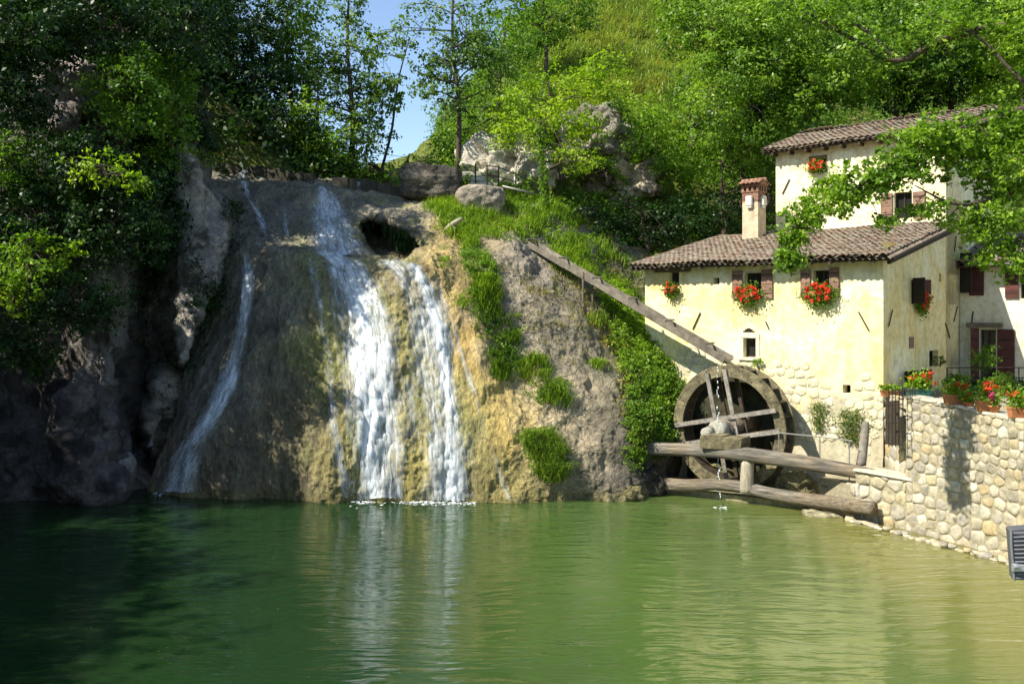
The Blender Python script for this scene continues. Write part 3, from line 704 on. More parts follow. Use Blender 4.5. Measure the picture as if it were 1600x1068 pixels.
def wall(name, pl, a0, a1, z0, ztop, holes, mat, parent, depth=.3, cuts=()):
    """wall face with real openings and reveals; ztop(a) gives the top"""
    zt = ztop if callable(ztop) else (lambda a: ztop)
    As = sorted({a0, a1, *cuts, *[h[0] for h in holes], *[h[1] for h in holes]}); Zs = sorted({z0, *[h[2] for h in holes], *[h[3] for h in holes]})
    mb = MB()
    def q(*p):
        c = [Vector(x) for x in p]; mb.add(c, [(0, 1, 2, 3)])
    for i in range(len(As)-1):
        l, r = As[i], As[i+1]; m = (l+r)/2; levels = Zs+[None]
        for j in range(len(Zs)):
            b = Zs[j]; t = Zs[j+1] if j+1 < len(Zs) else None
            mid = (b+(t if t is not None else b+.01))/2
            if t is not None and any(h[0] < m < h[1] and h[2] < mid < h[3] for h in holes): continue
            tl, tr = (t, t) if t is not None else (zt(l), zt(r))
            q(pl.at(l, b), pl.at(r, b), pl.at(r, tr), pl.at(l, tl))
    for (l, r, b, t) in holes:
        q(pl.at(l, b), pl.at(l, t), pl.at(l, t, -depth), pl.at(l, b, -depth)); q(pl.at(r, b), pl.at(r, t), pl.at(r, t, -depth), pl.at(r, b, -depth))
        q(pl.at(l, t), pl.at(r, t), pl.at(r, t, -depth), pl.at(l, t, -depth)); q(pl.at(l, b), pl.at(r, b), pl.at(r, b, -depth), pl.at(l, b, -depth))
    # near-black inner skin a little behind the reveals paints the rooms' darkness
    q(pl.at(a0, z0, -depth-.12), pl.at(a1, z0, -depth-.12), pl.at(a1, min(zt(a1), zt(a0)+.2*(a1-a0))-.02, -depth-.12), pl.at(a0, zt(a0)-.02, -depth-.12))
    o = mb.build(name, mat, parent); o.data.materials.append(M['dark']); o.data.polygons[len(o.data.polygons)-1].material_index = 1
    return o
def window(pl, h, parent, mat='wood_dark', depth=.22, mull=True, bars=0):
    l, r, b, t = h; mb = MB(); f = .045
    def vb(a, c, z0, z1): mb.box(pl.at(a, z0, -depth), pl.d*(c-a), pl.n*.05, UP*(z1-z0))
    vb(l, l+f, b, t); vb(r-f, r, b, t); vb(l+f, r-f, b, b+f); vb(l+f, r-f, t-f, t)
    if mull: m = (l+r)/2; vb(m-.02, m+.02, b+f, t-f)
    for k in range(bars): z = b+(t-b)*(k+1)/(bars+1); vb(l+f, r-f, z-.012, z+.012)
    o = mb.build('window', M[mat], parent)
    g = MB(); g.box(pl.at(l+f, b+f, -depth-.012), pl.d*(r-l-2*f), pl.n*.02, UP*(t-b-2*f)); g.build('pane', M['glass'], o)
    return o
def shutter(pl, rect, parent, mat='shutter', g=.03, n=4, swing=0):
    """open shutter lying against (or swung off) the wall: battens plus boards"""
    l, r, b, t = rect; d = pl.d; nn = pl.n
    o0 = pl.at(l, b, g)
    if swing:    # hinged at the side nearer the opening
        hinge = pl.at(r if swing > 0 else l, b, g); ang = abs(swing); dirv = (-d if swing > 0 else d)*math.cos(ang)+nn*math.sin(ang); d = dirv; o0 = hinge; nn = Vector((-d.y, d.x, 0)) if Vector((-d.y, d.x, 0)).dot(pl.n) > 0 else Vector((d.y, -d.x, 0))
    wd = r-l; mb = MB()
    for z in (.16, .8): mb.box(o0+UP*(t-b)*z+d*.01+nn*.037, d*(wd*.93), nn*.006, UP*.035)
    mb.box(o0+UP*.004+nn*.0, d*wd*.99, nn*.008, UP*(t-b-.008))
    s = mb.build('shutter', M['iron'] if mat != 'shutter' else M['wood_dark'], parent)
    hh = (t-b)/n
    for k in range(n):
        q = MB(); q.box(o0+UP*(hh*k+.006)+nn*.009, d*wd, nn*(.026+random.uniform(-.003, .003)), UP*(hh-.014), .002); q.build('board', M[mat], s)
    return s

def tile_mesh(r0=.098, r1=.075, L=.42, th=.014, seg=6, concave=False):
    vs = []; fs = []
    for (y, rr) in ((0, r0), (L, r1)):
        for k in range(seg+1):
            a = math.pi*k/seg
            for q in (rr, rr-th): vs.append((-math.cos(a)*q, y, math.sin(a)*q*.82*(-1 if concave else 1)))
    n = (seg+1)*2
    for k in range(seg):
        a = 2*k; fs += [(a, a+2, a+2+n, a+n), (a+1, a+1+n, a+3+n, a+3), (a, a+1, a+3, a+2), (a+n, a+n+2, a+n+3, a+n+1)]
    fs += [(0, n, n+1, 1), (2*seg, 2*seg+1, 2*seg+1+n, 2*seg+n)]
    return np.array(vs), np.array(fs)
TV, TF = tile_mesh()
def join_np(name, Vs, Fb, Ms, rnds, mat, parent):
    V = np.concatenate([Vs@np.array(m.to_3x3()).T+np.array(m.translation) for m in Ms]); k = len(Vs)
    Fq = np.concatenate([Fb+i*k for i in range(len(Ms))])
    return link(name, mesh_np(name, V, Fq, {'rnd': np.repeat(rnds, k)}), mat, parent)
tile_me = mesh_np('roof_tile', TV, TF); tile_me.materials.append(M['tile'])
def tiles_roof(parent, O, du, L, dv, H, nparts, pitch=.185, expo=.31, seed=0, sag=.05, deck=True):
    """O eave corner, du unit along the eave, dv unit up the slope"""
    rg = random.Random(seed); du, dv = Vector(du).normalized(), Vector(dv).normalized(); nn = du.cross(dv).normalized()
    if nn.z < 0: nn = -nn
    nc, nr = int(L/pitch), int(H/expo); Ms = []
    for c in range(nc):
        for r in range(nr+1):
            x = (c+.5)*pitch+rg.uniform(-.014, .014); y = r*expo-.03+rg.uniform(-.02, .02)
            dz = .018*(1 if r else 1.2)+rg.uniform(-.008, .008)-sag*math.sin(math.pi*min(1, max(0, x/L)))*math.sin(math.pi*min(1, y/H+.2))+.03*math.sin(x*1.7+seed)
            if y > H-.1: continue
            ang = rg.uniform(-.05, .05); a = (du*math.cos(ang)+dv*math.sin(ang)); b = (dv*math.cos(ang)-du*math.sin(ang)+nn*-.035).normalized(); c3 = a.cross(b).normalized()
            if c3.z < 0: c3 = -c3
            sc = rg.uniform(.94, 1.06); m = Matrix((a*sc, b*sc, c3*sc)).transposed().to_4x4(); m.translation = O+du*x+dv*y+nn*(.045+dz); Ms.append(m)
    Ms.sort(key=lambda m: (m.translation-EYE).length)
    inv = WM(parent).inverted()
    for m in Ms[:nparts]:
        o = bpy.data.objects.new('roof_tile', tile_me); COL.objects.link(o); o.parent = parent; o.matrix_parent_inverse = inv; o.matrix_basis = m
    rest = Ms[nparts:]
    if rest:
        o = join_np('roof_tiling', TV, TF, rest, np.array([rg.random() for _ in rest]), M['tile_s'], parent); o['kind'] = 'stuff'
    # channel tiles between the ridges of cover tiles: one ribbed sheet
    xs = np.arange(0, L+.001, pitch/4); ph = (xs/pitch) % 1; zz = .035*np.cos(ph*2*np.pi); V = []
    for y in np.linspace(-.01, H, max(3, int(H/.6))):
        for x, z in zip(xs, zz):
            s = -sag*math.sin(math.pi*min(1, max(0, x/L)))*math.sin(math.pi*min(1, y/H+.2))+.03*math.sin(x*1.7+seed)
            V.append(O+du*float(x)+dv*float(y)+nn*(float(z)+s-.0))
    me = mesh_np('channel_tiles', np.array([tuple(v) for v in V]), grid_faces(len(V)//len(xs), len(xs)), {'rnd': np.full(len(V), .35)})
    link('channel_tiles', me, M['tile_s'], parent, True)
    if deck:
        d = MB(); d.box(O-nn*.12+dv*.06, du*L, dv*(H-.06), nn*.07); d.build('roof_deck', M['wood_dark'], parent)
    return nn

# ------------------------------------------------------------------ main mill house
house = empty('mill_house', C0, 'cream plastered mill house with long low tiled roof beside the water wheel', 'house')
LF = 7.93; EZ = 7.04; SL = .225
w0 = FRONT.rect(1046, 425, 1061, 446); w1 = FRONT.rect(1164, 426, 1190, 463); w2 = FRONT.rect(1271, 422, 1296, 461); hole = FRONT.rect(1114, 434, 1124, 444)
wl_ = FRONT.rect(1162, 528, 1181, 558); sq = FRONT.rect(1317, 601, 1329, 614); pit = FRONT.rect(1066, 596, 1219, 782); pit = (pit[0], pit[1], -.5, pit[3])
wall('front_wall', FRONT, 0, LF, -.6, EZ+.02, [w0, w1, w2, hole, wl_, sq, pit], M['plaster'], house)
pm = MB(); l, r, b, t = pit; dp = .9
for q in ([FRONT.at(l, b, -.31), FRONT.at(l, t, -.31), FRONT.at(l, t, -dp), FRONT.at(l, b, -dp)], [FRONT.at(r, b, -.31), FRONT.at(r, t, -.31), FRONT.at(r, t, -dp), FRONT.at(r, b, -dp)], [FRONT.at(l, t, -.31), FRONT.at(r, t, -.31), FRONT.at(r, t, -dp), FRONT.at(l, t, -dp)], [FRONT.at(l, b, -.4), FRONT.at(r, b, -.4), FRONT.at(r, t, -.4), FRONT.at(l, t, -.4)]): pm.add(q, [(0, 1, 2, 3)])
pm.build('wheel_pit', M['pit_shade_wall'], house)
for (a_, s_) in ((l, 1), (r, -1)):
    m = MB(); A_, B_, D_ = (a_, t), (a_+s_*.62, t), (a_, t-.62); m.add([FRONT.at(*A_, .001), FRONT.at(*B_, .001), FRONT.at(*D_, .001), FRONT.at(*A_, -.3), FRONT.at(*B_, -.3), FRONT.at(*D_, -.3)], [(0, 1, 2), (3, 5, 4), (1, 4, 5, 2)]); m.build('arch_corner', M['plaster'], house)
s1 = SIDE.rect(1424, 437, 1436, 475); s2 = SIDE.rect(1452, 547, 1466, 572); s3 = SIDE.rect(1413, 579, 1436, 618); s4 = SIDE.rect(1467, 427, 1471, 440); s5 = SIDE.rect(1420, 526, 1427, 544); s6 = SIDE.rect(1498, 396, 1508, 458)
wall('side_wall', SIDE, 0, 7.0, -.6, lambda a: EZ+.02+SL*a if a < 5.55 else EZ+.02+SL*5.5+.9, [s1, s2, s3, s4, s6], M['plaster'], house, cuts=(5.5, 5.6))
mb = MB(); BK = Plane(C0+FD*LF, SD, -SN)
mb.add([BK.at(0, -.6), BK.at(5.9, -.6), BK.at(5.9, EZ+SL*5.9), BK.at(0, EZ)], [(0, 1, 2, 3)]); mb.build('back_wall', M['plaster'], house)
for h in (w0, w1, w2, wl_): window(FRONT, h, house, mull=h in (w1, w2))
for h in (s1, s2, s3, s6): window(SIDE, h, house)
g_ = MB(); g_.box(SIDE.at(s5[0], s5[2], .002), SD*(s5[1]-s5[0]), SN*.02, UP*(s5[3]-s5[2])); g_.build('plaster_patch', M['shutter'], house)
for a in ((1145, 423, 1161, 467), (1191, 421, 1208, 466)): shutter(FRONT, FRONT.rect(*a), house)
for a in ((1252, 420, 1267, 465), (1297, 418, 1312, 464)): shutter(FRONT, FRONT.rect(*a), house)
shutter(SIDE, (s1[0]-.42, s1[0], s1[2]+.02, s1[3]+.05), house, 'shutter_dk', swing=R(70)); shutter(SIDE, (s1[1], s1[1]+.42, s1[2]+.3, s1[3]+.02), house, 'shutter_dk', swing=-R(25))
shutter(SIDE, (s3[0]-.75, s3[0]-.01, s3[2], s3[3]+.03), house, 'shutter_dk', swing=R(55)); shutter(SIDE, (s3[1]+.02, s3[1]+.62, s3[2]+.1, s3[3]), house, 'shutter_dk', swing=-R(12))
shutter(SIDE, (s6[0]-.5, s6[0], s6[2], s6[3]), house, 'shutter_dk', swing=R(60))
# pale stone surround of the lower window, timber lintel over the small left window, sills
def frame(pl, h, wd, out, mat, name='surround', sill=True):
    l, r, b, t = h; mb = MB()
    mb.box(pl.at(l-wd, b, .001), pl.d*wd*.98, pl.n*out, UP*(t-b)); mb.box(pl.at(r+wd*.02, b, .001), pl.d*wd*.98, pl.n*out, UP*(t-b)); mb.box(pl.at(l-wd, t+.002, .001), pl.d*(r-l+2*wd), pl.n*(out+.01), UP*wd)
    if sill: mb.box(pl.at(l-wd*1.3, b-.092, .001), pl.d*(r-l+2.6*wd), pl.n*(out+.05), UP*.09)
    return mb.build(name, M[mat], house, bev=.008)
frame(FRONT, wl_, .13, .02, 'lime'); frame(FRONT, w1, .05, .006, 'lime'); frame(FRONT, w2, .05, .006, 'lime')
mb = MB(); mb.box(FRONT.at(w0[0]-.45, w0[3]+.003, .002), FD*(w0[1]-w0[0]+1.0), FN*.05, UP*.12, .01); mb.build('lintel', M['wood'], house)
mb = MB(); l0 = FRONT.px(1161, 516)[0]; l1 = FRONT.px(1179, 516)[0]; zz = FRONT.px(1170, 519)[1]
for k in range(6):
    a = l0+(l1-l0)*k/6; hgt = .02+.11*math.sin(math.pi*(k+.5)/6); mb.box(FRONT.at(a, zz, -.0), FD*((l1-l0)/6), FN*.004, UP*hgt)
mb.build('relieving_arch', M['dark'], house)
for (x0, y0, x1, y1, pl, ln) in ((1095, 488, 1083, 514, FRONT, 0), (1342, 487, 1358, 516, FRONT, 0), (1197, 502, 1202, 514, FRONT, 0), (1393, 484, 1387, 510, SIDE, 0), (1495, 478, 1489, 502, SIDE, 0), (1476, 505, 1483, 528, SIDE, 0), (1493, 369, 1490, 393, SIDE, 0)):
    a, z = pl.px(x0, y0); b, zb = pl.px(x1, y1); m = MB(); m.bar(pl.at(a, z, .03), pl.at(b, zb, .03), .035, .02, pl.n); m.build('tie_iron', M['iron'], house)
# rafters under the eave
OV = .5; sv = (SD+UP*SL).normalized()
for k in range(14):
    a = .15+k*(LF+.1)/13.3; m = MB(); p = FRONT.at(a, EZ-.03-SL*OV, OV-.06); m.box(p-FD*.05-UP*.06, FD*.1, sv*.75, UP*.1, .006); m.build('rafter', M['wood_dark'], house)
m = MB(); m.bar(FRONT.at(-.4, EZ-.13, .02), SIDE.at(5.4, EZ+SL*5.4-.12, .35), .001, .001); 
m = MB(); m.bar(SIDE.at(-.3, EZ-.20, .25), SIDE.at(5.4, EZ+SL*5.4-.17, .25), .08, .1); m.build('barge_board', M['wood_dark'], house)
for k in range(5):
    a = .2+k*1.2; m = MB(); m.box(SIDE.at(a, EZ+SL*a-.11, -.1), SD*.09, SN*.42, UP*.1, .005); m.build('purlin_end', M['wood_dark'], house)
RO = FRONT.at(LF+.3, EZ-SL*OV+.06, OV)
tiles_roof(house, RO, -FD, LF+.75, sv, (5.6+OV)*math.hypot(1, SL), 296, seed=3)

# patches of bare masonry showing through the plaster round the wheel
def pebble(seed, sub=2, sq=.30):
    rg = np.random.RandomState(seed); bm = bmesh.new(); bmesh.ops.create_cube(bm, size=2)
    bmesh.ops.subdivide_edges(bm, edges=bm.edges[:], cuts=sub-1, use_grid_fill=True)
    V = np.array([v.co[:] for v in bm.verts]); S = V/np.linalg.norm(V, axis=1, keepdims=True); V = V*(1-sq)+S*sq*1.15
    V *= (1+.08*rg.normal(size=3)); V += .075*rg.normal(size=V.shape)
    V = V*np.array([.5, .5, .5]); Fq = np.array([[v.index for v in f.verts] for f in bm.faces]); bm.free(); return V, Fq
PEB = [pebble(i, 2) for i in range(8)]; peb_me = []
for V_, F_ in PEB:
    me = mesh_np('stone', V_, F_); me.materials.append(M['stone']); me.polygons.foreach_set('use_smooth', np.ones(len(F_), bool)); peb_me.append(me)
def place_stones(parent, T, nparts):
    """T list of (centre, along, normal, w, h, d)"""
    T.sort(key=lambda t: (t[0]-EYE).length if -60 < proj(t[0])[0] < 1640 else 999); inv = WM(parent).inverted(); restV, restF, restR, off = [], [], [], 0
    for i, (c, al, nn, ww, hh, dd) in enumerate(T):
        a = random.uniform(-.17, .17); up = (UP*math.cos(a)+al*math.sin(a)); al2 = (al*math.cos(a)-UP*math.sin(a))
        m = Matrix((al2*ww, nn*dd, up*hh)).transposed().to_4x4(); m.translation = c; v = random.randrange(8)
        if i < nparts:
            o = bpy.data.objects.new('stone', peb_me[v]); COL.objects.link(o); o.parent = parent; o.matrix_parent_inverse = inv
            loc, rot, sc = m.decompose(); o.location = loc; o.rotation_euler = rot.to_euler(); o.scale = sc if m.to_3x3().determinant() > 0 else sc
        else:
            V_ = PEB[v][0]@np.array(m.to_3x3()).T+np.array(m.translation); restV.append(V_); restF.append(PEB[v][1]+off); off += len(V_); restR.append(np.full(len(V_), random.random()))
    if restV:
        o = link('stonework', mesh_np('stonework', np.concatenate(restV), np.concatenate(restF), {'rnd': np.concatenate(restR)}), M['stone_s'], parent, True); o['kind'] = 'stuff'
def courses(a, b, z0, z1f, h0, h1, wr=(1.0, 1.9), fill=1.0, proud=.035, dep=.3, drop=0):
    """irregular stone courses on the wall face from a to b (plan points), z1f top at fraction t"""
    a, b = Vector((*a[:2], 0)), Vector((*b[:2], 0)); d = (b-a); L = d.length; d.normalize(); nn = Vector((d.y, -d.x, 0))
    if nn.dot(EYE-a) < 0: nn = -nn
    T = []; z = z0; zm = max(z1f(0), z1f(1))
    while z < zm:
        fr = (z-z0)/(zm-z0); h = (h0+(h1-h0)*fr)*random.uniform(.85, 1.15); x = -random.uniform(0, h)
        while x < L:
            ww = h*random.uniform(*wr)
            if random.random() < .2: ww = h*.75
            xc = x+ww/2; t = min(1, max(0, xc/L)); hj = h*random.uniform(.9, 1.12); zc = z+h/2+random.uniform(-.2, .2)*h
            if zc+h*.4 < z1f(t) and 0 < xc < L and random.random() > drop:
                if random.random() < .09:      # two small stones in place of one
                    for q in (-.26, .26): T.append((a+d*xc+UP*(zc+q*h)+nn*(proud-dep/2+random.uniform(-.02, .02)), d, nn, ww*fill, hj*.52, dep))
                else: T.append((a+d*xc+UP*zc+nn*(proud-dep/2+random.uniform(-.02, .02)), d, nn, ww*fill*1.04, hj*1.0, dep))
            x += ww
        z += h
    return T
for o in house.children:
    if o.name.startswith('stone') and o.type == 'MESH': pass

# chimney on the mill roof
def roof_hit(px, py):
    n_ = (UP-SD*SL).normalized(); p0 = FRONT.at(0, EZ); d = P(px, py, 1)-EYE; k = (p0-EYE).dot(n_)/d.dot(n_); return EYE+d*k
cb = roof_hit(1172, 380); cw, cd = .62, .6; co = Vector((cb.x, cb.y, 0))-FD*0
def cbox(name, g, z0, z1, mat, parent=house, jit=0):
    m = MB(); c = cb-(-FD)*0; o_ = Vector((cb.x, cb.y, 0))+FD*(cw/2+g)+FN*g
    m.box(o_+UP*z0, -FD*(cw+2*g), SD*(cd+2*g), UP*(z1-z0), jit); return m.build(name, M[mat], parent, bev=.012)
zc0 = cb.z-.15; zt_ = CAMH+(HZ-283)/F*cb.y
hc = zt_-cb.z
chim = cbox('chimney', 0, zc0, cb.z+hc*.66, 'chimlime')
cbox('chimney_skirt', .03, zc0-.1, cb.z+.06, 'chimlime', chim)
zb0 = cb.z+hc*.66
bl, bh = .2, .062; nrow = 5
for r in range(nrow):
    for side in range(2):
        n_b = 3; ww = (cw if side == 0 else cd)
        for k in range(n_b+(r % 2)):
            x0 = ww*k/n_b-(ww/n_b/2 if r % 2 else 0); x1 = min(ww, x0+ww/n_b-.012); x0 = max(0, x0)
            if x1-x0 < .03: continue
            m = MB(); o_ = Vector((cb.x, cb.y, 0))+FD*(cw/2)+UP*(zb0+r*(bh+.008))
            if side == 0: m.box(o_-FD*x0+FN*.0, -FD*(x1-x0), SD*.1, UP*bh, .002)
            else: m.box(o_-FD*(cw-.1)+SD*max(x0, .102), -FD*.1, SD*(x1-max(x0, .102)), UP*bh, .002)
            if x1 > .13 or side == 0: m.build('brick', M['brick'], chim)
zb1 = zb0+nrow*(bh+.008)
cbox('chimney_core', -.03, zb0, zb1, 'mortar', chim)
cbox('brick_band', .035, zb1, zb1+.05, 'brick', chim)
for i in range(4):       # little brick piers of the smoke openings
    for j in range(4):
        if 0 < i < 3 and 0 < j < 3: continue
        m = MB(); o_ = Vector((cb.x, cb.y, 0))+FD*(cw/2+.02)+FN*.02+UP*(zb1+.052); m.box(o_-FD*(i*(cw+.04-.09)/3)+SD*(j*(cd+.04-.09)/3), -FD*.09, SD*.09, UP*.16, .002); m.build('brick', M['brick'], chim)
cbox('cap_slab', .05, zb1+.215, zb1+.27, 'brick', chim)
for s_ in (0, 1):          # pale carved blocks on the two faces
    m = MB(); o_ = Vector((cb.x, cb.y, 0))+FD*(cw/2)+UP*(zb0-.12)
    if s_ == 0: b_ = o_-FD*(cw/2-.12)+FN*.13; m.box(b_, -FD*.24, SD*.13, UP*.34); m.box(b_-FD*.02-UP*.09+SD*.03, -FD*.2, SD*.1, UP*.088)
    else: b_ = o_-FD*(cw+.13)+SD*(cd/2-.12); m.box(b_, FD*.13, SD*.24, UP*.34); m.box(b_+FD*.03+SD*.02-UP*.09, FD*.1, SD*.2, UP*.088)
    m.build('pale_block', M['pale'], chim, bev=.02)
# its little gabled tile cap
ctop = zb1+.27; cc = Vector((cb.x, cb.y, 0))+SD*(cd/2)
inv = WM(chim).inverted()
ctm = tile_me.copy(); ctm.name = 'cap_tile'; ctm.materials.clear(); ctm.materials.append(M['tile_red'])
for side in (-1, 1):
    dn = (FN if side < 0 else SD)
    for k in range(5):
        x = (k-2)*.17; dv_ = (-dn*.5+UP*.22).normalized(); p = cc+FD*x+dn*(cd/2+.16)+UP*(ctop-.0)
        a = -FD if side < 0 else FD; b_ = dv_; c3 = a.cross(b_).normalized(); 
        if c3.z < 0: a = -a; c3 = a.cross(b_).normalized()
        m4 = Matrix((a*.95, b_*1.15, c3)).transposed().to_4x4(); m4.translation = p
        o = bpy.data.objects.new('cap_tile', ctm); COL.objects.link(o); o.parent = chim; o.matrix_parent_inverse = inv; o.matrix_basis = m4
m = MB(); m.tube([cc+FD*.46+UP*(ctop+.19), cc-FD*.46+UP*(ctop+.19)], .075, 8); m.build('ridge_tile', M['tile_red'], chim, True)
m = MB(); g0 = cc+UP*ctop
for e in (-.38, .38): m.add([g0+FD*e+FN*.3, g0+FD*e+SD*.3, g0+FD*e+UP*.17, g0+FD*(e*.8)+FN*.3, g0+FD*(e*.8)+SD*.3, g0+FD*(e*.8)+UP*.17], [(0, 1, 2), (3, 5, 4), (0, 2, 5, 3), (1, 4, 5, 2)])
m.build('cap_gable', M['brick'], chim)

# ------------------------------------------------------------------ upper house behind
upper = empty('upper_house', UO, 'taller cream house rising behind the mill roof, partly hidden by leafy bough', 'house')
house_ = house; house = upper
LU = 5.89; UE = 11.45
u1 = UFRONT.rect(1267, 246, 1290, 270); u2 = UFRONT.rect(1397, 300, 1425, 341); u3 = UFRONT.rect(1402, 228, 1424, 246)
wall('front_wall', UFRONT, 0, LU, 7.6, UE, [u1, u2, u3], M['plaster_up'], upper)
wall('side_wall', USIDE, 0, 5.5, 2.9, lambda a: UE+.32*min(a, 5.5-a), [], M['plaster_up'], upper)
mb = MB(); BU = Plane(UO+FD*LU, SD, -SN); mb.add([BU.at(0, 6), BU.at(5.5, 6), BU.at(5.5, UE), BU.at(2.75, UE+.88), BU.at(0, UE)], [(0, 1, 2, 3, 4)])
mb.add([BU.at(5.5, 6), USIDE.at(5.5, 6), USIDE.at(5.5, UE), BU.at(5.5, UE)], [(0, 1, 2, 3)]); mb.build('back_wall', M['plaster_up'], upper)
for h in (u1, u2, u3): window(UFRONT, h, upper, 'wood_dark', .2)
l, r, b, t = u2
shutter(UFRONT, UFRONT.rect(1377, 302, 1395, 343), upper); shutter(UFRONT, UFRONT.rect(1427, 299, 1446, 341), upper)
frame(UFRONT, u1, .06, .01, 'brick', 'brick_trim', False); frame(UFRONT, u3, .06, .01, 'lime', 'surround', False)
m = MB(); a0, z0_ = UFRONT.px(1480, 349); m.box(UFRONT.at(-.0, EZ+SL*5.5+.09, .0), FD*LU, FN*.16, UP*.09, .01); m.build('mortar_fillet', M['lime'], upper)
a, z = UFRONT.px(1234, 280); b_, zb = UFRONT.px(1223, 303); m = MB(); m.bar(UFRONT.at(a, z, .03), UFRONT.at(b_, zb, .03), .04, .02, FN); m.build('tie_iron', M['iron'], upper)
uv_ = (SD+UP*.32).normalized()
tiles_roof(upper, UFRONT.at(LU+.35, UE-.32*.45+.05, .45), -FD, LU+1.15, uv_, 3.35, 200, seed=9, pitch=.2, expo=.36)
tiles_roof(upper, USIDE.at(5.95, UE-.1, .8), FD, LU+1.15, (-SD+UP*.32).normalized(), 3.35, 0, seed=10, pitch=.2, expo=.36)
m = MB(); m.tube([USIDE.at(2.75, UE+.96, .85), BU.at(2.75, UE+.96, .4)], .1, 8); m.build('ridge_tiles', M['tile'], upper, True)
for k in range(10):
    m = MB(); a = .1+k*LU/9.3; m.box(UFRONT.at(a, UE-.27, -.1), FD*.09, FN*.5, UP*.1, .006); m.build('rafter', M['wood_dark'], upper)

# ------------------------------------------------------------------ white annex at the right
annex = empty('white_annex', AO, 'white walled house wing with dark red shutters behind the terrace', 'house'); house = annex
AE = 7.15
d1 = ANNEX.rect(1531, 515, 1556, 598); aw = ANNEX.rect(1594, 418, 1612, 466)
wall('front_wall', ANNEX, 0, 6, 2.6, AE, [d1, aw], M['plaster_w'], annex)
window(ANNEX, d1, annex, bars=2); window(ANNEX, aw, annex)
shutter(ANNEX, ANNEX.rect(1515, 406, 1538, 462), annex, 'shutter_dk'); shutter(ANNEX, ANNEX.rect(1571, 417, 1592, 466), annex, 'shutter_dk')
shutter(ANNEX, ANNEX.rect(1559, 514, 1586, 606), annex, 'shutter_dk', n=6)
shutter(ANNEX, ANNEX.rect(1514, 512, 1529, 604), annex, 'shutter_dk', n=6, swing=R(55))
m = MB(); q = ANNEX.rect(1513, 504, 1568, 511); m.box(ANNEX.at(q[0]-.02, q[2], .003), ANNEX.d*(q[1]-q[0]), FN*.2, UP*(q[3]-q[2]), .01); m.build('lintel', M['wood'], annex)
tiles_roof(annex, ANNEX.at(0.02, AE-.12, .5), ANNEX.d, 6.2, (SD+UP*.3).normalized(), 4.0, 150, seed=14)
m = MB(); m.tube([ANNEX.at(.3, AE-.14, .56), ANNEX.at(6.2, AE-.16, .56)], .055, 8); m.build('gutter', M['grey_metal'], annex, True)
a, z = ANNEX.px(1521, 486); b_, zb = ANNEX.px(1518, 508); m = MB(); m.bar(ANNEX.at(a, z, .03), ANNEX.at(b_, zb, .03), .035, .02, FN); m.build('tie_iron', M['iron'], annex)
house = house_

# ------------------------------------------------------------------ terrace and its stone wall
b0, b1, b2, b3, b4 = (9.16, 23.85), (9.95, 22.6), (10.7, 20.9), (11.15, 19.5), (11.8, 16.4)
TZ = 3.02
ter = MB(); poly = [b1, b2, b3, b4, (26, 16.4), (26, 36)]+[tuple((AO+ANNEX.d*6)[:2]), tuple(AO[:2]), tuple(C0[:2])]
ter.add([(x, y, TZ-.0) for x, y in poly]+[(x, y, -1) for x, y in poly], [tuple(range(len(poly)))]+[(i, i+len(poly), (i+1) % len(poly)+len(poly), (i+1) % len(poly)) for i in range(4)])
tag(ter.build('terrace', M['mortar']), kind='structure')
tw = empty('terrace_wall', (10.7, 20.9, 0), 'rough pale stone retaining wall rising from the pond below the terrace', 'stone wall')
def wcore(a, b, z0, z1a, z1b, th, name='mortar_core', par=tw):
    a, b = Vector((*a[:2], 0)), Vector((*b[:2], 0)); d = (b-a).normalized(); nn = Vector((d.y, -d.x, 0)); nn = nn if nn.dot(EYE-a) > 0 else -nn
    m = MB(); A0, B0 = a+nn*.006, b+nn*.006
    m.add([A0+UP*z0, B0+UP*z0, B0+UP*z1b, A0+UP*z1a, A0-nn*th+UP*z0, B0-nn*th+UP*z0, B0-nn*th+UP*z1b, A0-nn*th+UP*z1a], [(0, 1, 2, 3), (5, 4, 7, 6), (3, 2, 6, 7), (0, 4, 5, 1), (1, 5, 6, 2), (0, 3, 7, 4)])
    m.build(name, M['mortar'], par)
hts = {b1: 3.30, b2: 3.16, b3: 3.06, b4: 2.98}
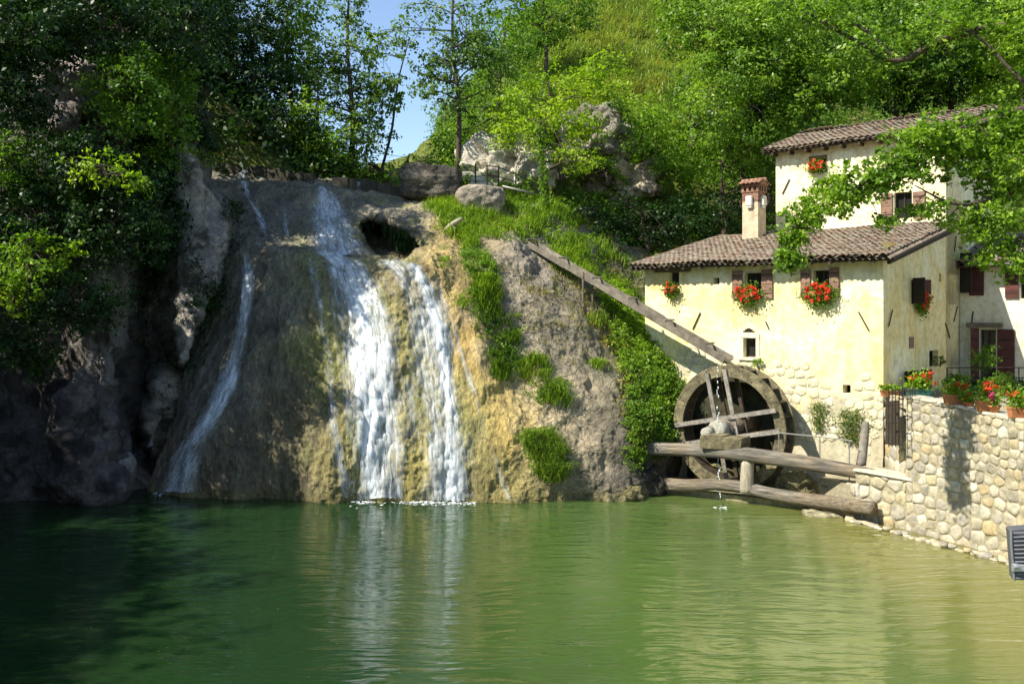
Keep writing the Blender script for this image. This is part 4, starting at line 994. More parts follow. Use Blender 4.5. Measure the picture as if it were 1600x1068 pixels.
def cells(L, z0, ztf, sz0, sz1, seed):
    """irregular stones: cells of jittered points, clipped against each other and the wall outline"""
    rg = random.Random(seed); pts = []; z = z0; zm = max(ztf(0), ztf(1)); row = 0
    while z < zm+.1:
        fr = (z-z0)/(zm-z0); h = (sz0+(sz1-sz0)*min(1, fr))*rg.uniform(.85, 1.15); x = -rg.uniform(0, h)
        while x < L+h:
            wd = h*rg.uniform(.8, 1.55); pts.append((x+wd/2, z+h/2+rg.uniform(-.2, .2)*h)); x += wd
        z += h
    out = []
    for i, p in enumerate(pts):
        poly = [(0, z0), (L, z0), (L, ztf(1)), (0, ztf(0))]
        for j, q in enumerate(pts):
            dx, dz = q[0]-p[0], q[1]-p[1]; dd = dx*dx+dz*dz
            if i == j or dd > (sz0*3.2)**2: continue
            c = (q[0]**2+q[1]**2-p[0]**2-p[1]**2)/2-.006*math.sqrt(dd)*(1+.5*rg.random()); new = []
            for k in range(len(poly)):
                a_, b_ = poly[k], poly[(k+1) % len(poly)]; fa = a_[0]*dx+a_[1]*dz-c; fb = b_[0]*dx+b_[1]*dz-c
                if fa <= 0: new.append(a_)
                if (fa < 0) != (fb < 0): t = fa/(fa-fb); new.append((a_[0]+(b_[0]-a_[0])*t, a_[1]+(b_[1]-a_[1])*t))
            poly = new
            if len(poly) < 3: break
        if len(poly) >= 3:
            ar = abs(sum(poly[k][0]*poly[(k+1) % len(poly)][1]-poly[(k+1) % len(poly)][0]*poly[k][1] for k in range(len(poly))))/2
            if ar > .006: out.append(poly)
    return out
def masonry(parent, segs, nparts, sz0, sz1, seed, prd=.035, zoff=0):
    """one mesh per stone, rounded and uneven, over wall faces (a, b, z0, za, zb)"""
    rg = random.Random(seed); items = []
    for (a, b, z0, za, zb) in segs:
        a, b = Vector((*a[:2], 0)), Vector((*b[:2], 0)); d = b-a; L = d.length; d.normalize(); nn = Vector((d.y, -d.x, 0)); nn = nn if nn.dot(EYE-a) > 0 else -nn
        for poly in cells(L, z0, lambda t: za+(zb-za)*t, sz0, sz1, rg.randrange(9999)):
            P2 = []
            for k in range(len(poly)):      # cut the corners
                p, q = poly[k], poly[(k+1) % len(poly)]; e = rg.uniform(.10, .24); P2 += [(p[0]*(1-e)+q[0]*e, p[1]*(1-e)+q[1]*e), (p[0]*e+q[0]*(1-e), p[1]*e+q[1]*(1-e))]
            cx = sum(p[0] for p in P2)/len(P2); cz = sum(p[1] for p in P2)/len(P2); pr = prd*rg.uniform(.4, 1.5); tx, tz = rg.uniform(-.07, .07), rg.uniform(-.09, .09); n_ = len(P2); V = []
            for sc, g in ((.99, -.09), (.97, pr*.1), (.86, pr*.8), (.5, pr*1.05)):
                for (x, z) in P2:
                    jx = rg.uniform(-.006, .006); V.append(a+d*(cx+(x-cx)*sc+jx)+UP*(cz+(z-cz)*sc+jx)+nn*(g+((x-cx)*tx+(z-cz)*tz if g > 0 else 0)+(rg.uniform(-.007, .007) if g > 0 else 0)))
            Fc = []
            for r in range(3):
                for k in range(n_): Fc.append((r*n_+k, r*n_+(k+1) % n_, (r+1)*n_+(k+1) % n_, (r+1)*n_+k))
            Fc.append(tuple(3*n_+k for k in range(n_))); items.append((V, Fc, a+d*cx+UP*cz))
    items.sort(key=lambda t: (t[2]-EYE).length if proj(t[2])[0] < 1615 else 999)
    rest = MB(); rr = []
    for i, (V, Fc, c) in enumerate(items):
        if i < nparts:
            m = MB(); m.add(V, Fc); m.build('stone', M['stone'], parent, True)
        else: rest.add(V, Fc); rr += [rg.random()]*len(V)
    if rest.v:
        o = rest.build('stonework', M['stone_s'], parent, True); at_ = o.data.attributes.new('rnd', 'FLOAT', 'POINT'); at_.data.foreach_set('value', rr); o['kind'] = 'stuff'
for a, b in ((b1, b2), (b2, b3), (b3, b4)): wcore(a, b, -.6, hts[a], hts[b], .45)
masonry(tw, [(a, b, -.15, hts[a]+.02, hts[b]+.02) for a, b in ((b1, b2), (b2, b3), (b3, b4))], 292, .31, .20, 5, .026)
for a, b in ((b1, b2), (b2, b3), (b3, b4)):
    va, vb = Vector((*a, hts[a])), Vector((*b, hts[b])); n_ = 4
    for k in range(n_):
        m = MB(); p0, p1 = va.lerp(vb, k/n_), va.lerp(vb, (k+.97)/n_); nn = Vector((p1.y-p0.y, p0.x-p1.x, 0)).normalized(); nn = nn if nn.dot(EYE-p0) > 0 else -nn
        m.box(p0+nn*.04+UP*random.uniform(0, .02), p1-p0, -nn*.5, UP*.07, .015); m.build('coping', M['granite_w'], tw, bev=.015)
# bare masonry of the mill wall round the wheel, flush with the plaster
def in_patch(x, y): return max(1-((x-1232)/50)**2-((y-598)/34)**2, 1-((x-1352)/26)**2-((y-650)/66)**2, 1-((x-1290)/36)**2-((y-612)/18)**2, 1-((x-1275)/50)**2-((y-668)/24)**2, 1-((x-1080)/30)**2-((y-560)/22)**2, 1-((x-1150)/60)**2-((y-572)/16)**2)
rgp = random.Random(12); nst = 0
for poly in cells(LF, .9, lambda t: 4.9, .27, .23, 77):
    cx = sum(p[0] for p in poly)/len(poly); cz = sum(p[1] for p in poly)/len(poly); q = proj(FRONT.at(cx, cz))
    if in_patch(*q)+rgp.uniform(-.35, .25) < .1 or any(h[0]-.2 < cx < h[1]+.2 and h[2]-.15 < cz < h[3]+.2 for h in (wl_, sq, pit)): continue
    n_ = len(poly); V = []; g1 = rgp.uniform(.002, .014)
    for sc, g in ((.98, -.03), (.93, g1*.5), (.72, g1+.006)): V += [FRONT.at(cx+(x-cx)*sc, cz+(z-cz)*sc, g+rgp.uniform(-.003, .003)) for x, z in poly]
    m = MB(); m.add(V, [(r*n_+k, r*n_+(k+1) % n_, (r+1)*n_+(k+1) % n_, (r+1)*n_+k) for r in range(2) for k in range(n_)]+[tuple(2*n_+k for k in range(n_))]); m.build('stone', M['plaster_stone'], house, True)
# lower ledge of big blocks at the end of the beams, and the pier beside the gate
pier = empty('stone_pier', (*b0, 0), 'short pale stone pier and ledge between the beams and the mill corner', 'stone pier')
wcore(b0, b1, -.6, 1.24, 1.24, 1.5, par=pier); wcore((10.13, 24.3), (10.16, 22.75), 1.0, 3.22, 3.26, .6, par=pier); wcore((8.6, 25.1), b0, -.6, .85, .85, .9, par=pier)
masonry(pier, [(b0, b1, -.15, 1.26, 1.26), ((10.13, 24.3), (10.16, 22.75), 1.25, 3.26, 3.28), ((9.0, 24.55), b0, -.1, .9, .9)], 150, .38, .27, 6)
m = MB(); m.box((b0[0]-.1, b0[1]-.02, 1.26), (.95, -1.4, 0), (.5, .5, 0), (0, 0, .06), .02); m.build('ledge_slab', M['granite_w'], pier, bev=.015)
# iron gate in the gap between mill corner and terrace wall
gate = empty('iron_gate', P(1398, 698, 22.95), 'narrow rusty iron gate in front of a dark panel for the shaded stone niche by the mill corner', 'gate')
ga, gb = P(1386, 697, 22.9), P(1408, 697, 22.4); gt = 2.05-.0
H_ = CAMH+(HZ-630)/F*22.7-ga.z
m = MB(); nb2 = (gb-ga).normalized(); m.box(ga+Vector((.1, .35, 0)), gb-ga, (.02, .02, 0), UP*H_); m.build('niche_shade', M['wood_dark'], gate)  # dark panel stands in for the shade of the recess
for k in range(5):
    p = ga.lerp(gb, k/4); p.y -= .1; m = MB(); m.tube([p, p+UP*(H_+.25)], .012, 6); m.tube([p+UP*(H_+.25), p+UP*(H_+.4)], [.022, .003], 6); m.build('bar', M['iron'], gate)
for z in (.05, .55, .95): m = MB(); p = ga+UP*H_*z; q = gb+UP*H_*z; p.y -= .1; q.y -= .1; m.tube([p, q], .014, 6); m.build('rail', M['iron'], gate)
for k in range(9):
    p = P(1410+k*2.6, 625, 22.5-.02*k); m = MB(); m.tube([p, p+UP*.24], .009, 5); m.tube([p+UP*.24, p+UP*.36], [.02, .002], 5); m.build('spike', M['iron'], gate)

# ------------------------------------------------------------------ mill footing under the wheel (rocks at the water line)
ft = MB(); fp = [(4.35, 27.35), (9.2, 24.2), (9.9, 24.9), (5.2, 29.2)]
tag(ft.add([(x, y, .16) for x, y in fp]+[(x, y, -.6) for x, y in fp], [(3, 2, 1, 0), (0, 1, 5, 4), (1, 2, 6, 5), (2, 3, 7, 6), (3, 0, 4, 7)]).build('footing', M['mossrock']), kind='structure')

# ------------------------------------------------------------------ water wheel
WC = P(1136, 668, 26.75); WR, WI = 1.86, 1.53; E1 = -FD; TH = .56     # E1 to the right in the picture, back ring lies along SD
wheel = empty('waterwheel', WC-UP*WR, 'big wooden overshot mill wheel with mossy double rims against the mill wall', 'water wheel')
def wp3(ang, r, g=0): return WC+E1*math.cos(ang)*r+UP*math.sin(ang)*r+SD*g
def ring(g, th, ro, ri, mat, name, seg=12):
    per = 2*math.pi/seg; o = None
    par = bpy.data.objects.new(name, None); COL.objects.link(par); par.location = WC; adopt(par, wheel); par.location = WC
    for k in range(seg):
        vs = []; sub = 5
        a0 = k*per+.1; a1 = a0+per-.006
        for j in range(sub+1):
            a = a0+(a1-a0)*j/sub
            jr = .006*math.sin(k*3.1); vs += [wp3(a, ro+jr, g), wp3(a, ri+jr, g), wp3(a, ri+jr, g+th), wp3(a, ro+jr, g+th)]
        fs = []
        for j in range(sub):
            b = j*4; fs += [(b, b+1, b+5, b+4), (b+1, b+2, b+6, b+5), (b+2, b+3, b+7, b+6), (b+3, b, b+4, b+7)]
        fs += [(0, 3, 2, 1), (sub*4, sub*4+1, sub*4+2, sub*4+3)]
        m = MB(); m.add(vs, fs); m.build('felloe', M[mat], par)
    return par
ring(0, .07, WR, WI, 'wood_wet', 'front_rim'); ring(TH, .07, WR, WI+.03, 'wood_wet', 'back_rim')
m = MB()
for k in range(72):   # iron studs of the front rim
    a = k*2*math.pi/36+(.06 if k % 2 else 0); r = WR-.07 if k % 2 else WI+.07; p = wp3(a, r, -.004); m.tube([p, p-SD*.012], .014, 6)
m.build('studs', M['iron'], wheel)
for k in range(26):   # paddles (buckets) between the rims
    a = k*2*math.pi/26; m = MB(); p0, p1 = wp3(a, WR-.02, .075), wp3(a+.20, WI+.02, .075); m.box(p0, p1-p0, SD*(TH-.08), (p1-p0).cross(SD).normalized()*.03); m.build('paddle', M['wood_dark'], wheel)
for k in range(26):   # sole boards closing the inner side
    a = k*2*math.pi/26; m = MB(); p0, p1 = wp3(a, WI+.03, .075), wp3(a+2*math.pi/26-.01, WI+.03, .075); m.box(p0, p1-p0, SD*(TH-.08), (WC-p0).normalized()*.02); m.build('sole_board', M['wood_dark'], wheel)
rot = R(12)
for g, mat in ((-.055, 'wood_grey'), (TH+.02, 'wood_dark')):
    for (off, ax) in ((.30, 0), (-.30, 0), (.30, 1), (-.30, 1)):
        u = E1*math.cos(rot)+UP*math.sin(rot); v = UP*math.cos(rot)-E1*math.sin(rot)
        if ax: u, v = v, u
        ln = math.sqrt((WR-.12)**2-off*off); c = WC+v*off+SD*(g-(0.0 if ax else .058)); m = MB(); m.bar(c-u*ln, c+u*ln, .05, .13, v); m.build('spoke', M[mat], wheel)
        m = MB(); 
m = MB(); m.tube([WC+SD*(TH+1.0), WC-SD*.30], [.27, .27], 20, True, .015); ax_ = m.build('axle', M['wood'], wheel, True)
m = MB(); m.tube([WC-SD*.30, WC-SD*.36, WC-SD*.62, WC-SD*.67], [.25, .28, .28, .22], 24, True, .01); m.build('hub_end', M['granite'], ax_, True)
m = MB(); m.tube([WC-SD*.65-UP*.05-E1*.18, WC-SD*.95-UP*.09-E1*.18, WC-SD*.99-UP*.09-E1*.18], [.16, .16, .12], 18); m.build('gudgeon', M['granite'], ax_, True)

# bearing block, the two long beams with their props
BA, BB = P(1012, 700, 27.1), P(1372, 743, 23.75)
def log(name, label, pts, rad, mat, cat, n=14, wob=.05, seg=40, seed=0, squash=1):
    A = catmull([tuple(p) for p in pts], seg); root_m = MB(); rr = catmull([[r] for r in rad], seg)[:, 0]; vs = []; fs = []
    for i in range(seg):
        d = Vector(A[min(i+1, seg-1)]-A[max(i-1, 0)]).normalized(); s = d.cross(UP).normalized(); u = s.cross(d)
        for k in range(n):
            a = 2*math.pi*k/n; q = Vector((math.cos(a), math.sin(a)*squash)); nz = 1+wob*float(vn(np.array([i*.35, math.cos(a)*1.5+seed, math.sin(a)*1.5]), 1.0, seed))+.04*float(vn(np.array([i*.08, math.cos(a)*4, math.sin(a)*4]), 1., seed+1))
            sq_ = max(abs(math.cos(a)), abs(math.sin(a)))**-.35*.93
            vs.append(Vector(A[i])+(s*q.x+u*q.y)*rr[i]*nz*sq_)
    for i in range(seg-1):
        for k in range(n): b = i*n+k; c = i*n+(k+1) % n; fs.append((b, c, c+n, b+n))
    fs += [tuple(range(n))[::-1], tuple((seg-1)*n+k for k in range(n))]
    root_m.add(vs, fs); o = root_m.build(name, M[mat], None, True); return tag(o, label, cat)
log('beam', 'upper of the two long weathered timber beams crossing in front of the water wheel', [BA, P(1110, 704, 26.1), P(1190, 713, 25.35), P(1290, 728, 24.5), BB], [.20, .21, .22, .21, .18], 'beamw', 'beam', seed=1)
log('beam', 'lower long timber beam, bowed and lying just above the pond', [P(1020, 754, 27.1), P(1075, 758, 26.55), P(1140, 757, 25.95), P(1215, 773, 25.1), P(1290, 784, 24.2), P(1330, 789, 23.55), P(1366, 794, 23.0)], [.19, .20, .17, .19, .20, .19, .18], 'beamw', 'beam', seed=2, wob=.09)
log('prop', 'short round timber prop below the wheel hub between the two beams', [P(1168, 718, 25.6), P(1166, 770, 25.6)], [.19, .20], 'pole', 'timber prop', seg=6, seed=3)
log('prop', 'short pale timber prop near the right end of the beams', [P(1275, 735, 24.65), P(1275, 774, 24.65)], [.2, .21], 'pole', 'timber prop', seg=6, seed=4)
log('post', 'leaning weathered wooden post by the hanging plants at the mill corner', [P(1345, 728, 24.6), P(1350, 690, 24.6), P(1353, 659, 24.6)], [.13, .12, .09], 'wood_grey', 'post', seg=8, seed=5)
m = MB(); p = P(1093, 700, 25.95); e_ = (P(1158, 700, 25.5)-p); e_.z = 0; m.box(p, e_, SD*.55, UP*.36, .015); m.box(p+e_*.06+UP*.362, e_*.5, SD*.5, UP*.04, .01)
tag(m.build('bearing_block', M['wood_wet'], bev=.02), 'squared timber block on the upper beam carrying the wheel hub', 'bearing block')
# thin metal railing by the wheel
rl = empty('railing', P(1325, 775, 24.4), 'thin metal handrail between the water wheel and the mill corner', 'railing')
rp = [(1217, 676, 711, 25.4), (1281, 682, 712, 24.9), (1327, 688, 775, 24.5)]
for x, yt, yb, Yd in rp: m = MB(); m.tube([P(x, yb, Yd), P(x, yt, Yd)], .016, 6); m.build('rail_post', M['rail'], rl)
m = MB(); m.tube([P(x, yt, Yd) for x, yt, yb, Yd in rp]+[P(1332, 689, 24.45)], .018, 6); m.build('top_rail', M['rail'], rl)
m = MB(); m.tube([P(1283, 757, 24.9), P(1327, 773, 24.5)], .012, 6); m.build('lower_rail', M['iron'], rl)

# ------------------------------------------------------------------ wooden flume feeding the wheel
fl = empty('flume', P(1110, 590, 27.2), 'long sloping wooden water channel running down the bank to the wheel', 'flume')
FA, FB = P(806, 366, 32.4), WC+UP*(WR+.16)+E1*-.12+SD*.3
fd_ = FB-FA; Lf = fd_.length; fd_.normalize(); fs_ = fd_.cross(UP).normalized(); fu = fs_.cross(fd_)
ns = 7
for k in range(ns):
    a, b = FA+fd_*Lf*k/ns, FA+fd_*Lf*(k+.995)/ns
    for s_, nm in ((-.24, 'side_board'), (.24, 'side_board')):
        m = MB(); m.bar(a+fs_*s_+fu*random.uniform(-.012, .012), b+fs_*s_+fu*random.uniform(-.012, .012),   .04, .19, fu); m.build(nm, M['flume'], fl)
    m = MB(); m.bar(a-fu*.1, b-fu*.1, .44, .04, fu); m.build('floor_board', M['wood_dark'], fl)
for k in range(6):
    c = FA+fd_*Lf*(k+.5)/6; m = MB(); m.bar(c+fs_*.3+fu*.14, c-fs_*.3+fu*.14, .06, .04, fu); m.build('cross_tie', M['flume'], fl)
for t, y1 in ((.38, 0),):
    c = FA+fd_*Lf*t
    for s_ in (-.27, .27):
        m = MB(); m.tube([c+fs_*s_+UP*.15, c+fs_*s_*1.1-UP*1.5], .035, 6); m.build('support_post', M['wood'], fl)
m = MB(); m.bar(FB-fd_*.3-fu*.05, FB+fd_*.35-fu*.12, .34, .05, fu); m.build('spout', M['wood_wet'], fl)
# dribble from the spout down through the wheel into the pond
vs = MB(); rg = random.Random(3); top = P(1121, 576, 26.3); 
for seg_ in range(46):
    t = (seg_/46)**1.0; z = top.z*(1-t)+.02; x = top.x+.03*math.sin(seg_*1.3); r = rg.uniform(.008, .022); y = top.y-.25*t
    if rg.random() < .8: vs.tube([(x, y, z+.05), (x+rg.uniform(-.015, .015), y, z), (x, y, z-.045)], [r*.5, r, r*.4], 6)
tag(vs.build('water_dribble', M['foam'], None, True), 'thin dribble of water dropping from the flume past the wheel hub', 'dribble')

# ------------------------------------------------------------------ rocks and steps on the knoll
def rockthing(name, label, cat, px_, py_, Yd, rx, ry, rz, col, col2, seed=0, mat='rock_dry', sub=5, amp=.22, boxy=.4, layers=0, sink=.0):
    bm = bmesh.new(); bmesh.ops.create_icosphere(bm, subdivisions=sub, radius=1); S = np.array([v.co[:] for v in bm.verts]); Fq = np.array([[v.index for v in f.verts] for f in bm.faces]); bm.free()
    mx = np.abs(S).max(1, keepdims=True); S = S/mx**boxy
    V = S*np.array([rx/F*Yd, rz, ry/F*Yd]); c = np.array(P(px_, py_, Yd)); W = V+c
    nn = S/np.linalg.norm(S, axis=1, keepdims=True); sc = min(rx, ry)/F*Yd
    d = amp*sc*(fbm(W, 1.1/sc*.9, 4, seed)+.6*(1-np.abs(fbm(W, 1.6/sc, 4, seed+9)))-.3)
    if layers: d = d+.05*sc*np.sign(np.sin(W[:, 2]*layers+2*fbm(W, .8, 2, seed)))
    W = W+nn*d[:, None]; t = sstep(-.25, .35, fbm(W, 1.2/sc, 4, seed+4))[:, None]
    return tag(link(name, mesh_np(name, W, Fq, {'col': np.array(col)*(1-t)+np.array(col2)*t}), M[mat], None, True), label, cat)
rockthing('boulder', 'large dark layered boulder at the right end of the weir wall', 'boulder', 674, 288, 34.6, 48, 27, .9, (.09, .08, .065), (.17, .15, .12), 1, boxy=.75, layers=9)
rockthing('boulder', 'rounded grey rock under the iron railing on the knoll', 'boulder', 752, 316, 33.6, 38, 24, .8, (.27, .24, .19), (.38, .33, .25), 2)
rockthing('rock_outcrop', 'pale pointed limestone outcrop behind the railing', 'rock outcrop', 812, 264, 38.2, 62, 50, 1.4, (.62, .57, .47), (.40, .36, .29), 3, boxy=.1, amp=.6, sub=6)
rockthing('rock_outcrop', 'grey overhanging cliff face above the dark bushes in the hill', 'rock outcrop', 925, 222, 40.6, 40, 44, 1.6, (.26, .24, .21), (.40, .36, .31), 4, boxy=.6, amp=.7, sub=6)
rockthing('rock_outcrop', 'low tan broken rock face in shade below the hill trees', 'rock outcrop', 965, 284, 40.0, 64, 26, 1.2, (.44, .38, .28), (.26, .22, .17), 5, boxy=.6, amp=.75, sub=6)
rockthing('rock_outcrop', 'small pale rock patch high on the dark left cliff', 'rock outcrop', 105, 150, 27.9, 40, 60, .7, (.36, .32, .30), (.16, .14, .13), 6, boxy=.1, amp=.5)
stp = empty('stone_steps', P(745, 290, 35), 'worn stone steps climbing beside the boulder to the path', 'steps')
for k, (x0, x1, y0, y1, Yd) in enumerate([(722, 752, 268, 275, 36.2), (729, 758, 276, 283, 35.6), (733, 768, 284, 292, 35.0)]):
    a = P(x0, y1, Yd); b = P(x1, y1, Yd); m = MB(); m.box(a, b-a, (.1, .55, 0), UP*((y1-y0)/F*Yd), .03); m.build('step', M['granite_w'], stp, bev=.03)
def railing(label, posts, rails, mat='iron'):
    r = empty('path_railing', P(posts[0][0], posts[0][2], posts[0][3]), label, 'railing')
    for x, y0, y1, Yd in posts: m = MB(); m.tube([P(x, y1, Yd), P(x, y0, Yd)], .03, 6); m.build('post', M[mat], r)
    for q in rails: m = MB(); m.tube([P(*t) for t in q], .02, 6); m.build('rail', M[mat], r)
railing('thin iron railing with four posts along the path on the knoll', [(743, 255, 292, 34.8), (761, 258, 297, 34), (779, 259, 294, 34.2), (806, 268, 305, 34.3)], [[(722, 260, 35.2), (743, 270, 34.8), (743, 271, 34.8)], [(761, 259, 34), (779, 261, 34.2), (806, 272, 34.3), (834, 286, 34.5)], [(761, 274, 34), (779, 276, 34.2), (806, 284, 34.3)]])
m = MB(); m.tube([P(785, 291, 34.2), P(836, 303, 34.3)], .045, 7); tag(m.build('pole', M['rail'], None, True), 'pale pole lying as a low kerb rail along the knoll path', 'pole')
m = MB(); m.tube([P(693, 363, 31.6), P(704, 353, 31.6), (P(714, 346, 31.5)), P(722, 341, 31.5)], [.09, .10, .09, .05], 8, True, .15); m.tube([P(706, 352, 31.6), P(712, 359, 31.4)], [.05, .02], 6)
tag(m.build('driftwood', M['pole'], None, True), 'bleached dead log lying above the ochre rock', 'dead log')
for i, (x0, y0, x1, y1, lb) in enumerate([(500, 220, 640, 246, 'thin cable crossing the sky gap, the upper one'), (520, 243, 640, 250, 'thin cable crossing the sky gap, the lower one')]):
    m = MB(); a, b = P(x0, y0, 46), P(x1, y1, 46); m.tube([a.lerp(b, t/6)-UP*.12*math.sin(math.pi*t/6) for t in range(7)], .012, 5); tag(m.build('cable', M['iron']), lb, 'cable')
# dark layered toe rocks by the wheel pit and small rocks along the shore
for i, (x, y, Yd, r1, r2, c_, lb) in enumerate([(1012, 752, 27.0, 26, 22, (.09, .08, .06), 'dark wet rock at the left ends of the beams'), (985, 770, 26.4, 22, 12, (.24, .21, .10), 'low mossy rock at the waterline left of the beams'),
        (1205, 776, 26.1, 32, 9, (.28, .25, .12), 'mossy rock ledge under the water wheel'), (1240, 760, 26.3, 34, 20, (.22, .2, .1), 'mossy rock behind the lower beam right of the wheel'), (1120, 748, 27.9, 30, 18, (.24, .23, .09), 'moss covered rock seen through the wheel spokes'),
        (1295, 803, 24.35, 40, 7, (.42, .38, .24), 'pale flat rock just above the water below the beam end')]):
    rockthing('rock', lb, 'rock', x, y, Yd, r1, r2, .5, c_, tuple(q*.6 for q in c_), 20+i, sub=4, amp=.4)
rf = random.Random(11)
tr_ = empty('shore_stones', (9.0, 23.7, 0), 'row of small pale stones at the waterline under the pier', 'stones')
for k in range(44):
    t = k/43; x = 9.0+(11.2-9.0)*t; y = 23.85-.1-(23.85-19.3)*t; v = rf.randrange(8); o = bpy.data.objects.new('stone', peb_me[v]); COL.objects.link(o); adopt(o, tr_)
    o.location = (x-.12+rf.uniform(-.06, .04), y-.1, rf.uniform(-.03, .05)); s = rf.uniform(.10, .22); o.scale = (s*1.3, s, s*.7); o.rotation_euler = (0, 0, rf.uniform(0, 3))

# ------------------------------------------------------------------ flowers
def petals(C, size, seed, mat, par, name='blooms'):
    return link(name, leaf_mesh(name, C, size, .35, .5, .85, seed=seed), M[mat], par)
def geranium(label, c, w, h, seed, nn=FN, along=FD, heads=26, red='red', box=True, cat='geranium', drop=.5):
    root = empty('geranium', c, label, cat, None); rg = np.random.RandomState(seed)
    al, no = np.array(along), np.array(nn); c = np.array(c)
    def spread(n, gw, gh, gd): return c+np.outer(rg.normal(size=n)*gw, al)+np.outer(np.abs(rg.normal(size=n))*gd+.02, no)+np.outer(rg.normal(size=n)*gh-h*drop*.25, [0, 0, 1])
    link('leaves', leaf_mesh('leaves', spread(int(900*w*h/.25)+120, w*.30, h*.28, .11), .06, .3, .3, .9, seed=seed), M['leaf_mid'], root)
    hd = c+np.outer(rg.uniform(-1, 1, heads)*w*.5, al)+np.outer(.13+.16*rg.rand(heads), no)+np.outer((rg.rand(heads)**1.1*-1+.5)*h*.92, [0, 0, 1])
    e = np.abs((hd-c)@al)/(w*.5); hd[:, 2] += h*.25*(e**2)*np.where(hd[:, 2] < c[2], 1, -1)*.8
    for i in range(heads):
        p = hd[i]+rg.normal(size=(18, 3))*.026
        petals(p, .048, seed*100+i, red, root, 'bloom')
    if box:
        m = MB(); b = Vector(c)-Vector(al)*w*.42+Vector(no)*.03-UP*.10; m.box(b, Vector(al)*w*.84, Vector(no)*.16, UP*.14); m.build('planter', M['terra'], root)
    return root
def on(pl, x, y, g=.04): a, z = pl.px(x, y); return pl.at(a, z, g)
geranium('full red geranium cascade in the window with shutters left of the facade middle', on(FRONT, 1173, 458), .72, .58, 1, heads=46)
geranium('full red geranium cascade in the right shuttered facade window', on(FRONT, 1284, 457), .74, .62, 2, heads=48)
geranium('small sparse red geranium in the tiny unshuttered window at the facade left end', on(FRONT, 1052, 450), .46, .42, 3, heads=13)
geranium('dark red geranium in shade on the side wall window', on(SIDE, 1433, 469), .62, .62, 4, SN, SD, heads=34)
geranium('red geranium in the small upper house window', on(UFRONT, 1278, 259), .55, .36, 5, heads=22)
geranium('few orange blooms behind the leafy bough in the upper right window', on(UFRONT, 1418, 237), .4, .26, 6, heads=7)
# pots along the terrace wall top
def pot(label, c, w, seed, kind='box', mat='terra', heads=8, red='red', hgt=.24, cat='flower pot', lw=1.0, lh=.2):
    root = empty('flower_pot', c, label, cat); m = MB(); rg = np.random.RandomState(seed+50)
    if kind == 'box':
        a, d = w/2, .1; vs = []
        for z, k in ((0, .86), (hgt*.82, 1.0), (hgt*.82, 1.06), (hgt, 1.06), (hgt, .95), (hgt*.85, .93)): vs += [c+Vector((sx*a*k, sy*(d*k), z)) for sx, sy in ((-1, -1), (1, -1), (1, 1), (-1, 1))]
        fs = [(3, 2, 1, 0)]+[(r*4+i, r*4+(i+1) % 4, r*4+4+(i+1) % 4, r*4+4+i) for r in range(5) for i in range(4)]+[(20, 21, 22, 23)]; m.add(vs, fs)
    else:
        m.tube([c, c+UP*hgt*.8, c+UP*hgt*.8, c+UP*hgt], [w*.30, w*.42, w*.47, w*.47], 14)
    m.build('pot', M[mat], root, kind != 'box')
    n = int(380*w/.4)+100; cc = np.array(c)+np.array([0, 0, hgt+lh*.45]); L = cc+rg.normal(size=(n, 3))*np.array([w*.27*lw, .09, lh*.38])+np.array([0, 0, .03])
    L[:, 2] = np.maximum(L[:, 2], c[2]+hgt*(.95+.1*rg.rand(n))); link('leaves', leaf_mesh('leaves', L, .062, .5, .3, .85, seed=seed), M['leaf_lit'], root)
    for i in range(heads):
        q = cc+np.array([rg.uniform(-.55, .55)*w*lw, rg.uniform(-.14, .08)-.04, rg.uniform(.0, .75)*lh]); st = MB(); st.tube([Vector(q)-UP*.16, Vector(q)], .004, 4); 
        b_ = petals(q+rg.normal(size=(16, 3))*.024, .045, seed*77+i, red, root, 'bloom')
    return root
def wt(px_, dy=0):     # a point on top of the terrace wall below picture column px
    best = None
    for a, b in ((b1, b2), (b2, b3), (b3, b4)):
        va, vb = Vector((*a, hts[a]+.075)), Vector((*b, hts[b]+.075))
        for k in range(60):
            p = va.lerp(vb, k/59)
            if best is None or abs(proj(p)[0]-px_) < abs(proj(best)[0]-px_): best = p
    return best+Vector((.10, .02+dy, 0))
pb = P(1388, 622, 24.0); pb.z = 3.27
pot('small pair of terracotta pots with low green leaves at the left end of the terrace', P(1387, 619, 24.1), .34, 1, heads=2, lh=.1, hgt=.17)
pot('second small terracotta pot beside the mill corner, green leaves only', P(1400, 619, 24.0), .22, 2, heads=0, lh=.09, hgt=.16, kind='round')
pot('green trough of trailing geraniums with scattered orange red blooms beside the gate spikes', P(1436, 622, 23.2), .62, 3, mat='greenpot', heads=13, lh=.36)
pot('terracotta box with leafy geranium and blooms at both ends, second along the wall', wt(1487), .50, 4, heads=11, lh=.24)
pot('terracotta trough holding one tall bright red bloom above bushy leaves', wt(1534), .42, 5, heads=12, lh=.34)
pot('pot of pink petunias between the terracotta boxes', wt(1556, .25), .3, 6, kind='round', heads=14, red='pink', lh=.24, hgt=.16)
pot('terracotta box of green leaves with small red blooms near the right picture edge', wt(1583, -.05), .40, 7, heads=7, lh=.28)
pot('low leafy pot between the second and third terracotta boxes', wt(1512, .12), .3, 8, kind='round', heads=3, lh=.16, hgt=.12)
pot('terracotta box of red geraniums cut off by the right picture edge', wt(1612, -.05), .45, 9, heads=9, lh=.26)
